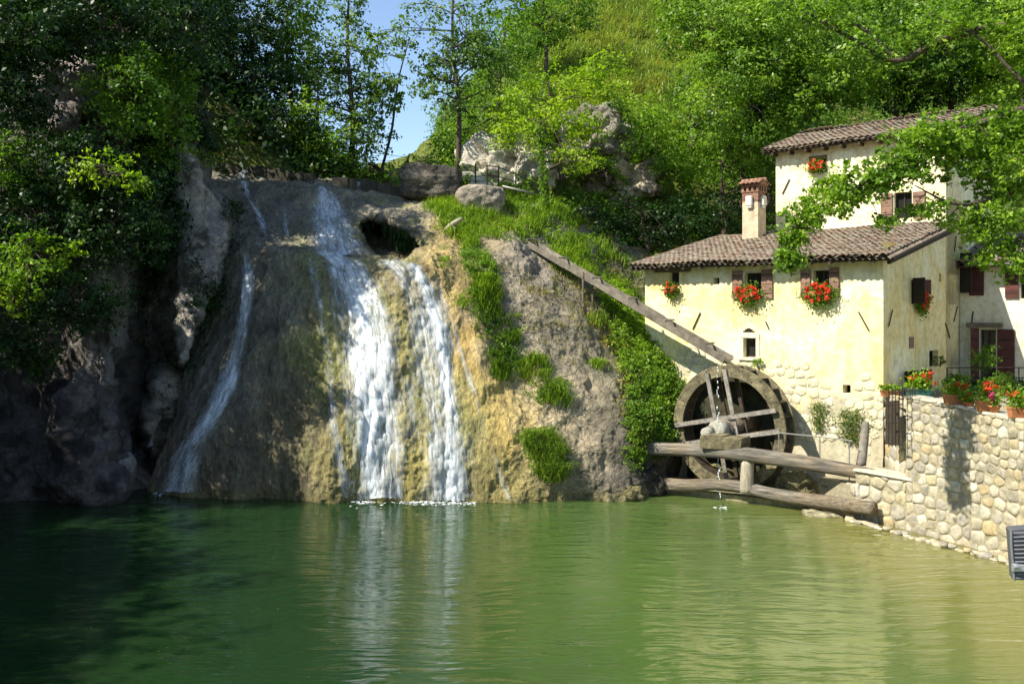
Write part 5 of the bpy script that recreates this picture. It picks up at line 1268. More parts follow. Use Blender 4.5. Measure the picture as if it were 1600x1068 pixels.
# plants standing on the terrace
def bush(name, label, c, r, h, mat, seed, n=1500, size=.07, cat='shrub', stem=True, potted=False):
    rg = np.random.RandomState(seed); root = empty(name, c, label, cat); k = n//22
    q = rg.normal(size=(k, 3)); q /= np.linalg.norm(q, axis=1, keepdims=True); q = np.array(c)+np.array([0, 0, h*.55])+q*np.array([r, r*.8, h*.5])*(.5+.6*rg.rand(k, 1)); q[:, 2] = np.maximum(q[:, 2], c[2]+.03)
    L, D = leaves_of(q, (q-np.array(c))/h, 22, r*.35, seed); link('foliage', leaf_mesh('foliage', L, size, .5, out=D*.5, seed=seed), M[mat], root)
    m = MB()
    for i in range(4): limb(m, c, q[i], .018, .006, .1, 5, 4)
    m.build('stem', M['bark'], root)
    return root
def tp(px_, Yd): p = P(px_, 600, Yd); p.z = TZ; return p
bush('shrub', 'dark green shrub on the terrace left of the glazed door', tp(1497, 26.3), .42, .62, 'leaf_mid', 1)
bush('shrub', 'low dark plant in front of the open white door', tp(1527, 26.0), .36, .42, 'leaf_dark', 2)
bush('shrub', 'dark green shrub on the terrace in front of the big red door leaf', tp(1567, 26.0), .5, .62, 'leaf_mid', 3)
bush('shrub', 'small dark shrub at the far right of the terrace', tp(1600, 25.5), .4, .5, 'leaf_dark', 4)
tpy = empty('standard_tree', tp(1534, 27.2), 'small round headed tree on a thin stem before the door', 'potted tree')
c_ = P(1538, 562, 27.2); rg = np.random.RandomState(4); q = np.array(c_)+rg.normal(size=(60, 3))*np.array([.17, .17, .2]); L, D = leaves_of(q, q-np.array(c_), 24, .12, 3)
link('foliage', leaf_mesh('foliage', L, .06, .2, seed=4), M['leaf_mid'], tpy); m = MB(); m.tube([tp(1534, 27.2), c_], .02, 6); m.build('trunk', M['bark'], tpy)
bush('niche_plant', 'small leafy plant growing in the little square wall opening', on(SIDE, 1463, 566, .1)-UP*.12, .2, .3, 'leaf_mid', 7, 500, .05, 'plant')
tr2 = empty('terrace_railing', tp(1480, 27), 'thin dark metal railing in front of the white annex', 'railing')
for y in (574, 590): m = MB(); m.tube([P(1480, y, 27.2), P(1600, y, 26.2), P(1680, y-1, 25.6)], .016, 6); m.build('rail', M['iron'], tr2)
for x, Yd in ((1480, 27.2), (1533, 26.75), (1592, 26.25)): m = MB(); m.tube([P(x, 603, Yd), P(x, 574, Yd)], .018, 6); m.build('post', M['iron'], tr2)
# plants hanging on the mill wall
for lb, x, y0, y1, w_, sd in (('brownish fern-like plant hanging on the mill wall right of the wheel', 1281, 628, 672, 9, 1), ('larger trailing green and rusty plant hanging beside the leaning post', 1332, 640, 690, 15, 2)):
    root = empty('wall_plant', on(FRONT, x, y0), lb, 'hanging plant'); rg = np.random.RandomState(sd); pts = []
    for i in range(int(70*w_)):
        t = rg.rand(); xx = x+rg.normal()*w_*(.45+.5*math.sin(math.pi*min(1, t+.15))); yy = y0+(y1-y0)*t+rg.normal()*2; pts.append(on(FRONT, xx, yy, .04+.12*rg.rand()))
    L = np.array([tuple(p) for p in pts]); cut = rg.rand(len(L)) < .6
    link('leaves', leaf_mesh('leaves', L[cut], .075, .2, seed=sd), M['leaf_blue'], root); link('withered_leaves', leaf_mesh('withered_leaves', L[~cut], .08, .2, seed=sd+1, asp=.3), M['dry'], root)
bush('weed', 'bright green weed sprouting at the right end of the upper beam', P(1362, 748, 23.65), .18, .22, 'leaf_lit', 9, 500, .055, 'plant')
bush('weed', 'tuft of weeds on the wall beside the lower mill window', on(FRONT, 1186, 575, .05), .2, .3, 'leaf_lit', 10, 500, .05, 'plant')

# ------------------------------------------------------------------ floodlight at the right edge, on its pole
fl_ = empty('floodlight', P(1625, 1000, 9.0), 'grey ribbed floodlight with a bright bracket at the right edge over the water', 'floodlight')
Yf = 9.0; m = MB()
c0 = [P(1577, 827, Yf), P(1640, 822, Yf), P(1640, 906, Yf), P(1583, 906, Yf)]
bk = Vector((.05, .16, 0)); m.add(c0+[p+bk for p in c0], [(0, 1, 2, 3), (7, 6, 5, 4), (0, 4, 5, 1), (1, 5, 6, 2), (2, 6, 7, 3), (3, 7, 4, 0)]); m.build('housing', M['grey_metal'], fl_, bev=.012)
for k in range(12):
    t = k/11; a = P(1582+4*t, 832+70*t*1.0, Yf)+Vector((0, -.012, 0)); b = P(1640, 826+74*t, Yf)+Vector((0, -.012, 0)); q = MB(); q.tube([a, a.lerp(b, .25)+Vector((0, -.02, 0)), b+Vector((0, -.02, 0))], .009, 6); q.build('rib', M['grey_metal2'], fl_)
q = MB(); q.tube([P(1579, 828, Yf)-Vector((0, .01, 0)), P(1579, 850, Yf)-Vector((0, .015, 0)), P(1584, 906, Yf)-Vector((0, .01, 0))], .012, 7); q.build('rim', M['grey_metal2'], fl_)
q = MB(); a = P(1583, 882, Yf-.05); q.box(a, (.22, 0, 0), (0, .04, 0), (0, 0, -.07)); q.tube([P(1583, 884, Yf-.06), P(1590, 884, Yf-.06)], .03, 10); q.build('bracket', M['alu'], fl_, bev=.008)
q = MB(); q.tube([P(1650, 884, Yf), P(1650, 1700, Yf)], .035, 8); q.build('pole', M['grey_metal'], fl_, True)

# ------------------------------------------------------------------ vegetation
def cover(name, label, V, mask, n, k, rad, mat, leaf, seed, lift=.25, up=.5, kind='stuff', gap=-9, asp=.5, par=None, flat=.6):
    """leaf clumps spread over a stretch of terrain where mask(px,py) allows"""
    rg = np.random.RandomState(seed); Vf = V.reshape(-1, 3); px_, py_ = proj(Vf); w_ = mask(px_, py_)
    wgt = w_*Vf[:, 1]**0; A = np.nonzero(wgt > 0)[0]
    # weight by the area each vertex stands for
    nn = grid_normals(V).reshape(-1, 3); du = np.linalg.norm(np.gradient(V, axis=1), axis=-1).reshape(-1); dv_ = np.linalg.norm(np.gradient(V, axis=0), axis=-1).reshape(-1)
    pr = (wgt*du*dv_)[A]; pr /= pr.sum(); idx = A[rg.choice(len(A), n, p=pr)]
    q = Vf[idx]+rg.normal(size=(n, 3))*np.stack([du[idx], dv_[idx], dv_[idx]*.3], 1)*.5; q = q[fbm(q, .6, 3, seed) > gap] if gap > -5 else q
    s = np.sign(-nn[idx[:1], 1])[0]; q = q+np.array([0, -.35, .5])*lift*(.3+1.4*rg.rand(len(q), 1))
    D = np.tile(np.array([0, -.5, .6]), (len(q), 1)); L, DD = leaves_of(q, D, k, rad, seed, flat)
    o = link(name, leaf_mesh(name, L, leaf, up, out=DD*.6, seed=seed, asp=asp), M[mat], par)
    return tag(o, label, 'undergrowth', None, kind)
def blades(name, label, V, mask, n, h, mat, seed, per=7, w_=.018, droop=.5, cat='grass', sp=.10, thin=-.15):
    rg = np.random.RandomState(seed); Vf = V.reshape(-1, 3); px_, py_ = proj(Vf); wgt = mask(px_, py_); A = np.nonzero(wgt > 0)[0]
    du = np.linalg.norm(np.gradient(V, axis=1), axis=-1).reshape(-1); dv_ = np.linalg.norm(np.gradient(V, axis=0), axis=-1).reshape(-1)
    pr = (wgt*du*dv_)[A]; pr /= pr.sum(); idx = A[rg.choice(len(A), n, p=pr)]
    nz_ = fbm(Vf[idx], 1.3, 3, seed+200); idx = idx[nz_ > thin]; n = len(idx)
    q = Vf[idx]+rg.normal(size=(n, 3))*np.stack([du[idx], dv_[idx], dv_[idx]*.2], 1)*.5; hm = h*(.6+.8*rg.rand(n))
    q = np.repeat(q, per, 0)+rg.normal(size=(n*per, 3))*np.array([sp, sp, .02]); hh = np.repeat(hm, per)*(.6+.6*rg.rand(n*per)); N_ = n*per
    d = rg.normal(size=(N_, 3))*np.array([1, 1, 0]); d[:, 1] -= .3; d /= np.linalg.norm(d, axis=1, keepdims=True); sd = np.stack([-d[:, 1], d[:, 0], d[:, 2]], 1)
    wv = (w_*(.7+.6*rg.rand(N_)))[:, None]; H1 = hh[:, None]
    m1 = q+np.array([0, 0, 1])*H1*.6+d*H1*droop*.25; tip = q+np.array([0, 0, 1])*H1*(1-.3*droop)+d*H1*droop
    Vb = np.stack([q-sd*wv, q+sd*wv, m1+sd*wv*.7, m1-sd*wv*.7, tip], 1).reshape(-1, 3); b = np.arange(N_)*5
    Fq = np.concatenate([np.stack([b, b+1, b+2], 1), np.stack([b, b+2, b+3], 1), np.stack([b+3, b+2, b+4], 1)])
    rnd = np.repeat(np.clip(.5+.25*rg.normal(size=N_), 0, 1), 5)
    return tag(link(name, mesh_np(name, Vb, Fq, {'rnd': rnd}), M[mat]), label, cat, None, 'stuff')
def blob(*items):
    def f(px_, py_):
        r = np.zeros_like(px_)
        for (x, y, rx, ry) in items: r = np.maximum(r, np.clip(1.25-((px_-x)/rx)**2-((py_-y)/ry)**2, 0, 1))
        return r
    return f
LF_ = []
# grass of the open hill, bank and knoll
blades('hill_grass', 'sunlit grass on the steep open hillside', H, blob((960, 90, 150, 130), (1020, 20, 120, 90), (1060, 160, 90, 90), (900, 30, 60, 50)), 26000, .55, 'hillgrass', 1, 6, .03, .7, sp=.22, thin=-.6)
blades('dry_grass', 'patches of dry straw-coloured grass on the hillside', H, blob((950, 60, 60, 30), (1010, 130, 60, 40), (1080, 70, 50, 40), (930, 150, 40, 20), (1120, 160, 30, 40)), 5200, .5, 'dry', 2, 6, .028, .8, sp=.22)
KN = lambda *a: blob(*a)
blades('bank_grass', 'long fresh grass on the bank beside the flume', ROCKV, blob((770, 345, 80, 28), (850, 350, 70, 30), (720, 350, 40, 26), (700, 330, 40, 16), (910, 400, 50, 40), (960, 440, 40, 40), (690, 325, 30, 10)), 3200, .36, 'grass', 3, 7, .012, .8)
blades('bank_grass', 'long fresh grass above the flume up to the mill roof', H, blob((900, 400, 70, 50), (960, 430, 60, 50), (850, 355, 60, 30), (760, 318, 60, 16), (1000, 450, 40, 40)), 7000, .5, 'grass', 4, 7, .014, .7)
blades('rock_grass', 'band of grass hanging down between the ochre dome and the brown slope', ROCKV, blob((742, 400, 18, 30), (755, 450, 22, 40), (775, 500, 24, 40), (800, 545, 26, 34), (835, 580, 22, 26), (790, 575, 20, 20), (865, 615, 18, 18), (890, 628, 14, 10), (735, 430, 18, 20)), 2900, .28, 'grass', 5, 8, .010, 1.2, thin=.02)
blades('rock_grass', 'tufts of grass on the foot of the rock beside the dome', ROCKV, blob((850, 700, 26, 26), (862, 735, 26, 20), (880, 720, 18, 16), (955, 740, 20, 14), (915, 670, 10, 22), (925, 700, 10, 16), (985, 730, 12, 16), (830, 685, 14, 10)), 1500, .24, 'grass', 6, 8, .010, 1.3, thin=.12)
blades('rock_grass', 'sparse weeds dotted on the brown slope and cream patch', ROCKV, blob((880, 600, 12, 10), (930, 570, 14, 8), (830, 625, 10, 20), (820, 650, 6, 12), (860, 660, 8, 8), (800, 540, 12, 12), (910, 640, 8, 8), (935, 500, 14, 12), (700, 410, 14, 18), (725, 470, 10, 12)), 520, .2, 'grass', 7, 7, .010, 1.1)
cover('bank_plants', 'leafy weeds mixed into the grass by the ivy clad tree', H, blob((840, 350, 90, 34), (960, 420, 70, 45), (900, 380, 60, 40), (1000, 470, 40, 40)), 1300, 26, .28, 'leaf_lit', .12, 11, .2)
cover('knoll_plants', 'low leafy weeds among the grass on the knoll', ROCKV, blob((770, 345, 80, 28), (850, 355, 70, 30), (720, 350, 40, 26), (910, 400, 50, 40), (760, 440, 20, 40), (790, 520, 24, 40)), 900, 22, .16, 'leaf_lit', .075, 19, .12)
cover('bank_plants', 'leafy weeds hanging on the rock beside the grass band', ROCKV, blob((760, 470, 26, 60), (790, 560, 26, 40), (860, 720, 26, 34), (740, 410, 20, 30), (845, 620, 10, 10)), 620, 22, .15, 'leaf_mid', .065, 12, .12)
cover('bank_plants', 'bright bramble and ivy on the steep bank left of the wheel', ROCKV, blob((1010, 560, 46, 60), (1035, 620, 36, 60), (985, 520, 36, 40), (1030, 500, 30, 40), (960, 470, 26, 30), (1040, 670, 24, 30)), 780, 30, .22, 'leaf_lit', .09, 13, .3)
cover('bank_plants', 'darker green leaves painting shade through the bramble left of the wheel', ROCKV, blob((1010, 560, 46, 60), (1035, 620, 36, 60), (985, 520, 36, 40), (1000, 640, 30, 50)), 520, 28, .24, 'leaf_mid', .075, 33, .25)  # darker leaf layer stands in for shade among the bramble
cover('dry_scrub', 'brown withered scrub on the bank left of the wheel', ROCKV, blob((990, 600, 30, 60), (1005, 670, 24, 40), (960, 540, 24, 30)), 230, 22, .2, 'dry', .06, 34, .15)
cover('bank_plants', 'darker ivy hanging at the foot of the bank beside the wheel pit', ROCKV, blob((1010, 680, 30, 50), (1000, 640, 24, 40), (1035, 600, 20, 40), (990, 720, 16, 24)), 420, 26, .2, 'leaf_mid', .08, 14, .25)
blades('hanging_moss', 'dark moss and roots hanging over the mouth of the little cave', ROCKV, blob((600, 350, 30, 7), (625, 362, 22, 7), (645, 378, 14, 10)), 260, -.42, 'leaf_dark', 9, 8, .014, .15, cat='moss', sp=.08, thin=-9)
blades('dry_stems', 'dry straw stems and dead grass among the bank grass', ROCKV, blob((770, 350, 90, 34), (850, 355, 70, 30), (770, 480, 40, 90), (860, 600, 60, 50), (860, 720, 40, 40), (920, 420, 60, 50), (880, 470, 90, 80)), 1500, .26, 'dry', 8, 5, .008, 1.2, thin=-.1)
# woods on the hill, behind the weir and on the left bank: one mass each where no tree can be told apart
cover('hill_undergrowth', 'thick undergrowth clothing the hill around the open grass', H, lambda x, y: np.where(((x > 1110) | (x < 850) | (y > 190)) & (y < 420) & (x > 690), 1., .0)*np.clip(1.3-blob((960, 100, 130, 110), (780, 262, 50, 40), (930, 250, 60, 60))(x, y)*1.3, 0, 1), 5200, 38, .75, 'leaf_mid', .19, 15, .7)
cover('cave_moss', 'dark green moss on the rim of the little cave', ROCKV, blob((610, 352, 40, 8), (640, 372, 14, 14)), 160, 16, .09, 'leaf_dark', .05, 31, .03)
cover('left_undergrowth', 'dark ivy and scrub hanging over the left cliff', LC, lambda x, y: np.where((x < 330) & (y < 445+90*np.sin(x*.021+1.2)), 1., 0.)*np.clip(1.2-blob((305, 330, 48, 120), (110, 160, 30, 50), (285, 480, 30, 90))(x, y)*1.6, 0, 1), 3600, 34, .42, 'leaf_dark', .12, 16, .55)
cover('left_undergrowth', 'dark ivy trailing down the crevice left of the ribbon of water', LC, blob((335, 480, 18, 60), (320, 560, 14, 40), (232, 400, 30, 110), (350, 400, 12, 40), (215, 500, 14, 60), (360, 330, 10, 26), (262, 640, 10, 40), (290, 590, 14, 30)), 520, 24, .2, 'leaf_dark', .08, 17, .2)
cover('valley_wood', 'dark wood filling the valley side behind the weir', VALL, lambda x, y: np.where((x < 560) & (VALL.reshape(-1, 3)[:, 1] < 70), 1., 0.), 2600, 38, 1.0, 'leaf_dark', .24, 18, 1.8)
rgb_ = np.random.RandomState(90)
def wood_mass(name, label, spots, mat, leaf, k, seed, r=2.2, per=34):
    rg = np.random.RandomState(seed); Cs = []
    for (x, y, z, R_, Hh) in spots:
        d = rg.normal(size=(per, 3)); d /= np.linalg.norm(d, axis=1, keepdims=True); Cs.append(np.array([x, y, z+Hh*.55])+d*np.array([R_, R_, Hh*.5])*(.45+.6*rg.rand(per, 1)))
    q = np.concatenate(Cs); L, D = leaves_of(q, rg.normal(size=q.shape)*.4, k, r*.5, seed)
    o = link(name, leaf_mesh(name, L, leaf, .5, seed=seed), M[mat]); return tag(o, label, 'woodland', None, 'stuff')
sp = []
for i in range(64):
    x = rgb_.uniform(-31, -18.2); y = rgb_.uniform(-8, 30); z = float(zbank(np.array(x), np.array(y))); sp.append((x, y, z-1, rgb_.uniform(2, 3.2), rgb_.uniform(5, 8)))
sp2 = []
for i in range(60):
    x = rgb_.uniform(-36, -17); y = rgb_.uniform(33, 52); z = float(zback(np.array(x), np.array(y))); sp2.append((x, y, z-1, rgb_.uniform(2.4, 3.6), rgb_.uniform(9, 13)))
wood_mass('valley_woodland', 'tall woodland added for shade high on the left side of the valley', sp2, 'leaf_dark', .32, 40, 92, per=46)  # trees added here to shade the wood behind the weir
wood_mass('bank_woodland', 'woodland on the steep left bank of the pond', sp, 'leaf_dark', .30, 40, 91)

def T_(name, label, cat, trunk, lobes, mat, **k): return tree(name, label, cat, trunk, lobes, mat, **k)
sd = 100
def shrubL(label, x, y, Yd, rx, ry, mat='leaf_dark', per=26, leaf=.12, k=36, crad=.42, cat='shrub', name='cliff_shrub', rz=1.0, up=.4, extra=(), gap=0, flat=.5):
    global sd; sd += 1
    return tree(name, label, cat, [(x+8, y+ry*.7, Yd+1.6), (x+3, y+ry*.3, Yd+.9), (x, y, Yd+.2)], [(x, y, Yd, rx, ry, rz)]+list(extra), mat, per=per, k=k, crad=crad, leaf=leaf, seed=sd, limbs=7, tr=.07, up=up, gap=gap, flat=flat)
# left cliff, from the top; sunlit sprays and shade come from painted leaf colours
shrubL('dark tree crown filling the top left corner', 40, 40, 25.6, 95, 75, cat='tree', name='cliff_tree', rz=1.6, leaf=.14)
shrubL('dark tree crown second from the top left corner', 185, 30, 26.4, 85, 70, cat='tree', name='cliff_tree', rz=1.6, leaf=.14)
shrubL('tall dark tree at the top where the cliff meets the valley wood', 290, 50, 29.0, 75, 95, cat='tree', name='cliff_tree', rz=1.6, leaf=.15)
shrubL('dark bush left of the pale rock patch on the cliff', 20, 150, 25.4, 65, 60)
shrubL('mid green bush in half light right of the pale rock patch', 205, 140, 26.0, 70, 62, 'leaf_mid', leaf=.13)
shrubL('mid green leafy bush hanging above the grey rock fin', 262, 170, 27.2, 46, 90, 'leaf_mid')
shrubL('dark bush under the pale rock patch', 110, 265, 25.2, 75, 55)
shrubL('pale yellow leafy sprigs catching sun in the middle of the dark cliff', 160, 262, 24.2, 52, 32, 'leaf_yel', 12, .11, 28, .3, rz=.6, gap=.25, flat=.35)
shrubL('small sunlit sprig lower right of the pale yellow sprigs', 212, 288, 24.2, 22, 14, 'leaf_yel', 14, .1, 26, .22, rz=.4, flat=.3)
shrubL('green bush on the left edge above the yellow lit branches', 10, 250, 24.8, 36, 46, 'leaf_mid')
shrubL('dark bush hanging in the middle of the cliff below the yellow sprigs', 170, 350, 25.0, 80, 60)
shrubL('dark bush hanging against the grey rock fin', 240, 330, 26.4, 42, 85)
shrubL('dark bush on the left edge halfway up', 40, 340, 24.6, 60, 50)
shrubL('bright green leafy branches at the left edge over the dark rock', 45, 410, 23.4, 78, 44, 'leaf_lit', 15, .12, 30, .32, rz=.8, gap=.2, flat=.3)
shrubL('smaller bright green spray under the left edge branches', 20, 470, 23.5, 34, 22, 'leaf_yel', 14, .11, 28, .3, rz=.5, flat=.3)
shrubL('dark bush hanging low over the left rock lump', 110, 470, 24.6, 85, 46)
shrubL('dark trailing bush at the lower left edge', 30, 540, 24.8, 62, 44)
shrubL('small fresh green bush at the left end of the weir', 312, 246, 30.5, 17, 13, 'leaf_lit', 30, .1, 26, .2, rz=.4)
# wood behind the weir
def treeB(label, base, top, Yd, lobes, mat, **k):
    global sd; sd += 1
    (bx, by), (tx, ty) = base, top; n_ = k.pop('name', 'tree')
    kw = dict(per=24, k=38, crad=.55, leaf=.17, limbs=12, tr=.15, asp=(.42, .55, .7)[sd % 3]); kw.update(k)
    return tree(n_, label, 'tree', [(bx, by, Yd), (bx+(tx-bx)*.35+4, by+(ty-by)*.35, Yd), (bx+(tx-bx)*.7-3, by+(ty-by)*.7, Yd), (tx, ty, Yd)], [(l[0], l[1], Yd+(l[5] if len(l) > 5 else 0), l[2], l[3], l[4]) for l in lobes], mat, seed=sd, **kw)
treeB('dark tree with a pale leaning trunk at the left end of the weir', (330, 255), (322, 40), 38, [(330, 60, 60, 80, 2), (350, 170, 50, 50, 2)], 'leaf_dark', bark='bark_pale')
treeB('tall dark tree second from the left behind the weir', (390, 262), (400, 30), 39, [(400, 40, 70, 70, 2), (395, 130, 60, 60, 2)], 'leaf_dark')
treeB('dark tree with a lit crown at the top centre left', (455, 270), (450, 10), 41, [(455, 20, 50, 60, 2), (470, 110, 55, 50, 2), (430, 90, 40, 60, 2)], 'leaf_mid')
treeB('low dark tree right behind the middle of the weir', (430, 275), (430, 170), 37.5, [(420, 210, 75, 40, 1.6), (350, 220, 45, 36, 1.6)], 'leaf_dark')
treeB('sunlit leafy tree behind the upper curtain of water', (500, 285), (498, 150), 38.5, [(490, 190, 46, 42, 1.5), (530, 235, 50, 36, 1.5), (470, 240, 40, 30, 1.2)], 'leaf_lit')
treeB('tall feathery conifer-like tree left of the sky gap', (548, 290), (545, -10), 40, [(545, 20, 22, 46, 1), (545, 90, 42, 44, 1.4), (550, 160, 58, 40, 1.6), (560, 220, 46, 40, 1.4), (596, 130, 24, 20, 1), (500, 110, 30, 34, 1)], 'leaf_blue', per=20, gap=.12, flat=.35)
treeB('slender sparse tree leaning into the sky gap', (590, 285), (640, 60), 43, [(606, 140, 20, 26, 1), (585, 70, 16, 26, 1)], 'leaf_mid', per=13, gap=.2, crad=.4, flat=.35, tr=.08)
treeB('low round bush at the right end of the weir under the sky gap', (600, 290), (600, 262), 40, [(590, 278, 30, 12, 1), (556, 268, 26, 18, 1)], 'leaf_lit')
treeB('far green trees on the skyline behind the boulder', (640, 280), (640, 240), 56, [(640, 262, 34, 12, 2), (685, 252, 28, 16, 2), (612, 272, 20, 8, 2)], 'leaf_mid', leaf=.22, crad=.7)
treeB('tall alder with a dark slim trunk standing beside the steps', (716, 268), (708, -20), 37.5, [(716, 90, 60, 80, 1.4, 0), (672, 50, 52, 56, 1.5), (735, 30, 44, 60, 1.5), (665, 115, 34, 34, 1.3), (712, 165, 40, 30, 1.3), (755, 110, 40, 50, 1.3)], 'leaf_blue', per=13, k=32, gap=.15, crad=.42, leaf=.14, limbs=30, tr=.12)
treeB('dense green tree right of the slim alder', (770, 262), (790, 40), 41, [(770, 130, 40, 60, 1.6), (800, 60, 46, 56, 1.8), (745, 200, 40, 44, 1.5), (715, 238, 24, 24, 1.4)], 'leaf_mid', limbs=16)
treeB('round green tree on the upper skyline', (850, 130), (850, 0), 50, [(840, 40, 50, 50, 2.2), (890, 10, 46, 34, 2.2), (800, 10, 40, 40, 2)], 'leaf_mid', leaf=.2, crad=.6)
treeB('yellow green acacia with a dark curved trunk before the pale outcrop', (876, 282), (858, 130), 36.6, [(830, 165, 58, 50, 1.5), (890, 140, 52, 40, 1.5), (800, 205, 36, 24, 1.1), (880, 205, 50, 26, 1.2), (940, 110, 40, 28, 1.3), (960, 145, 26, 20, 1.1), (915, 195, 30, 18, .9)], 'leaf_yel', per=20, gap=.1, flat=.3, leaf=.13, crad=.5)
treeB('slim tree with an ivy clad trunk on the grassy bank', (853, 342), (843, 190), 34.2, [(842, 200, 34, 26, 1), (905, 250, 40, 20, 1), (870, 235, 40, 16, .9)], 'leaf_yel', per=18, flat=.3, leaf=.12, tr=.12, crad=.4)
cov = MB(); iv = [P(853-10*t+random.gauss(0, 3.2), 342-150*t, 34.0) for t in [random.random() for _ in range(620)]]
ivo = link('ivy', leaf_mesh('ivy', np.array([tuple(p) for p in iv])+np.random.normal(size=(620, 3))*.05, .12, .1, seed=5, asp=.8), M['leaf_mid']); adopt(ivo, [o for o in bpy.data.objects if o.get('label', '').startswith('slim tree with an ivy')][0])
treeB('leafy bush on the cliff top right of the acacia', (1005, 300), (1005, 200), 39, [(1005, 215, 50, 40, 1.5), (1040, 250, 50, 36, 1.5), (990, 170, 40, 26, 1.3)], 'leaf_lit', leaf=.15)
treeB('small bright bush sprouting from the middle of the grey cliff face', (948, 290), (945, 262), 38.4, [(948, 262, 30, 16, .8), (905, 270, 20, 12, .6)], 'leaf_lit', leaf=.13, crad=.4)
treeB('feathery young tree on the hillside above the cliff bush', (1080, 240), (1075, 120), 43, [(1075, 150, 50, 44, 1.6), (1110, 200, 45, 40, 1.6)], 'leaf_mid', leaf=.16)
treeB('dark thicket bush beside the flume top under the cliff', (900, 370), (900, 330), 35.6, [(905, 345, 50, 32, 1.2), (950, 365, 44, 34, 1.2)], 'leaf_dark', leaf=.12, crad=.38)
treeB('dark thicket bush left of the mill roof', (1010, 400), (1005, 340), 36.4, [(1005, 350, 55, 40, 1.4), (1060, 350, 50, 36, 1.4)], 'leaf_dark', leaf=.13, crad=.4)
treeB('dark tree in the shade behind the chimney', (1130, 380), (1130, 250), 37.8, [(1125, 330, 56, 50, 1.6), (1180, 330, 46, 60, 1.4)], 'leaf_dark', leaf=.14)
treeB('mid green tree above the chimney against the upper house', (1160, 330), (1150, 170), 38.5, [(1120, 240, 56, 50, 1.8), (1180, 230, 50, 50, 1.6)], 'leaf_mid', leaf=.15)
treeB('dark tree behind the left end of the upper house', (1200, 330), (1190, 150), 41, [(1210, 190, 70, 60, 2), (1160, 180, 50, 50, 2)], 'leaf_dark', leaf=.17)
treeB('bright leafed tree top left of the big canopy', (1140, 240), (1130, 0), 37.5, [(1100, 50, 66, 56, 2), (1150, 110, 70, 50, 2, -1.2), (1120, 170, 60, 40, 1.4, -1.5), (1170, 215, 50, 34, 1.4, -1.2), (1060, 20, 34, 34, 1.4), (1190, 40, 60, 50, 1.6, -1)], 'leaf_gloss', leaf=.17, crad=.55, tr=.12, per=27, limbs=22)
treeB('bright leafed tree of the big canopy above the upper house left end', (1260, 230), (1250, -20), 38.5, [(1230, 50, 75, 60, 2, -1), (1260, 130, 70, 40, 2, -1.5), (1190, 90, 50, 60, 2, -1), (1250, 185, 44, 24, 1, -1.8), (1310, 90, 60, 50, 2, -1.2), (1320, 150, 50, 20, 1, -1.5)], 'leaf_gloss', leaf=.17, crad=.55, tr=.12, per=27, limbs=22)
treeB('large canopy tree behind the middle of the upper roof', (1400, 200), (1390, -30), 40.5, [(1360, 40, 85, 60, 2.4, -1), (1440, 70, 80, 60, 2.4, -1), (1390, 125, 80, 26, 2, -1.5), (1480, 20, 60, 50, 2)], 'leaf_mid', leaf=.18, tr=.14)
treeB('dark tree behind the ridge of the upper house', (1480, 200), (1490, 60), 41, [(1480, 110, 90, 50, 2.4), (1420, 140, 60, 40, 2)], 'leaf_dark', leaf=.2)
treeB('pale blue green tree at the upper right behind the roof end', (1570, 220), (1570, 60), 39, [(1565, 135, 46, 40, 2), (1600, 90, 60, 50, 2)], 'leaf_lit', leaf=.2)
treeB('tree filling the top right corner behind the bough', (1600, 240), (1580, -40), 35, [(1540, 20, 70, 50, 2), (1620, 40, 70, 70, 2), (1640, 140, 60, 80, 2)], 'leaf_mid', leaf=.18)
# the big tree whose boughs reach over the roofs from the right
big = empty('overhanging_tree', P(1780, 620, 20.5), 'big leafy tree at the right whose boughs hang across the upper house', 'tree')
paths = [([(1780, 640, 20.5), (1770, 400, 20.6), (1740, 200, 20.8), (1700, 40, 21)], .30, .16),
 ([(1745, 230, 20.8), (1640, 170, 20.5), (1540, 190, 20.1), (1430, 235, 19.8), (1330, 300, 19.5), (1250, 360, 19.3), (1236, 432, 19.2)], .12, .012),
 ([(1760, 330, 20.6), (1660, 290, 20.3), (1580, 300, 20.0), (1500, 320, 19.7), (1430, 290, 19.6)], .10, .012),
 ([(1760, 380, 20.6), (1660, 360, 20.2), (1580, 380, 20), (1530, 410, 19.9)], .08, .01),
 ([(1720, 80, 20.9), (1600, 40, 21.4), (1480, 60, 21.8), (1400, 95, 22), (1330, 60, 22.2), (1260, 20, 22.4)], .13, .03),
 ([(1400, 92, 22), (1340, 40, 22.2), (1290, 45, 22.3), (1245, 25, 22.4)], .05, .012),
 ([(1640, 170, 20.5), (1580, 110, 20.6), (1530, 60, 20.8), (1450, 20, 21)], .06, .012)]
bm_ = MB()
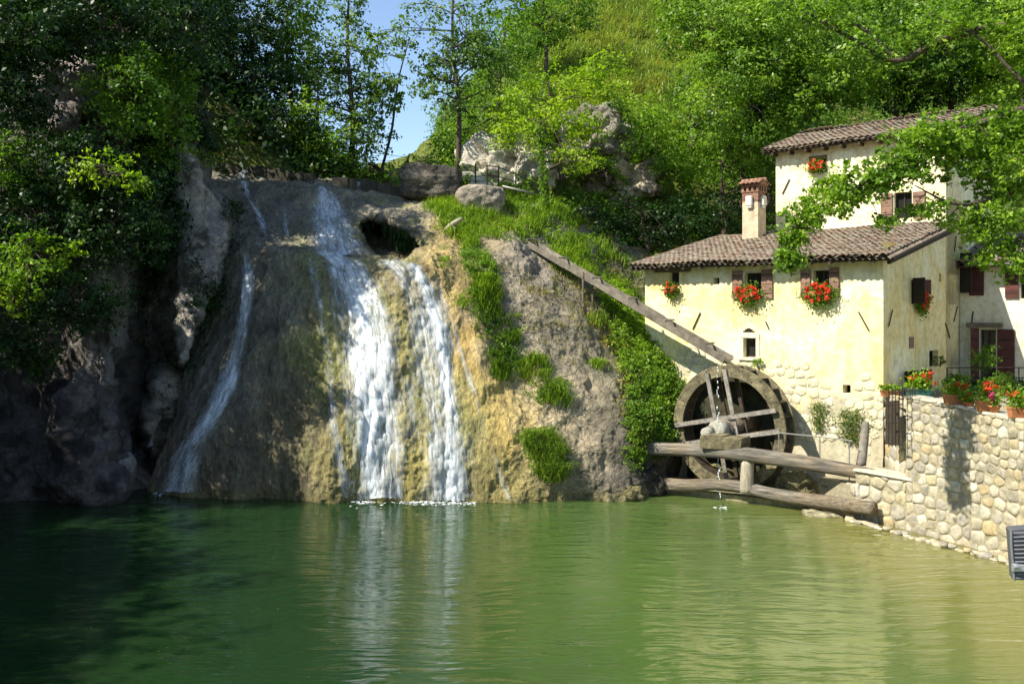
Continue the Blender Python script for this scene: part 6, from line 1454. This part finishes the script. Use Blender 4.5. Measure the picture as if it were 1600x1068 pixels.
for k, (p, r0, r1) in enumerate(paths):
    A = catmull([tuple(P(*q)) for q in p], len(p)*5); mb_ = MB() if k == 0 else bm_; mb_.tube([Vector(a) for a in A], [r0+(r1-r0)*i/(len(A)-1) for i in range(len(A))], 8, True, .08)
    if k == 0: mb_.build('trunk', M['bark'], big, True)
lob = [(1566, 212, 20.2, 62, 48, .9, 1.1), (1505, 235, 20, 60, 50, .8, 1.1), (1575, 270, 20.1, 60, 50, .9, 1.1), (1540, 345, 19.9, 62, 40, .8, 1), (1445, 215, 19.8, 60, 34, .6, 1.1), (1400, 265, 19.7, 62, 32, .55, 1.2), (1345, 285, 19.6, 52, 26, .5, 1.2), (1300, 312, 19.4, 50, 26, .45, 1.2), (1262, 342, 19.3, 34, 22, .4, 1.3), (1236, 372, 19.3, 15, 16, .25, 2), (1240, 402, 19.2, 9, 14, .2, 2.2), (1234, 405, 19.2, 24, 12, .25, 2.0), (1590, 400, 20, 40, 34, .6, .8), (1525, 405, 19.9, 20, 12, .4, .9),
       (1450, 325, 19.7, 40, 14, .4, .8), (1380, 345, 19.7, 30, 8, .3, .7), (1590, 70, 20.8, 50, 50, 1, .9), (1480, 40, 21.4, 60, 34, 1, .8), (1300, 28, 22.2, 60, 30, .8, .7), (1400, 70, 22, 60, 24, .8, .7), (1235, 20, 22.4, 36, 26, .6, .8), (1640, 180, 20.6, 60, 110, 1.2, .8), (1680, 330, 20.4, 70, 70, 1.2, .6), (1480, 235, 20, 40, 20, .4, .8), (1620, 20, 21, 90, 60, 1.2, .6)]
Cb, Db = clusters(lob, 34, 501, .02, .15); Lb, DDb = leaves_of(Cb, Db, 26, .22, 502, .5)
link('foliage', leaf_mesh('foliage', Lb, .105, .55, seed=503, asp=.62), M['leaf_gloss'], big)
for i in random.Random(5).sample(range(len(Cb)), 190):
    c = Vector(Cb[i]); best = min((Vector(v) for v in bm_.v[::8]), key=lambda v: (v-c).length)
    if (best-c).length < 1.6: limb(bm_, best, c, .014, .004, .1, 4, 4)
bm_.build('bough', M['bark'], big, True)
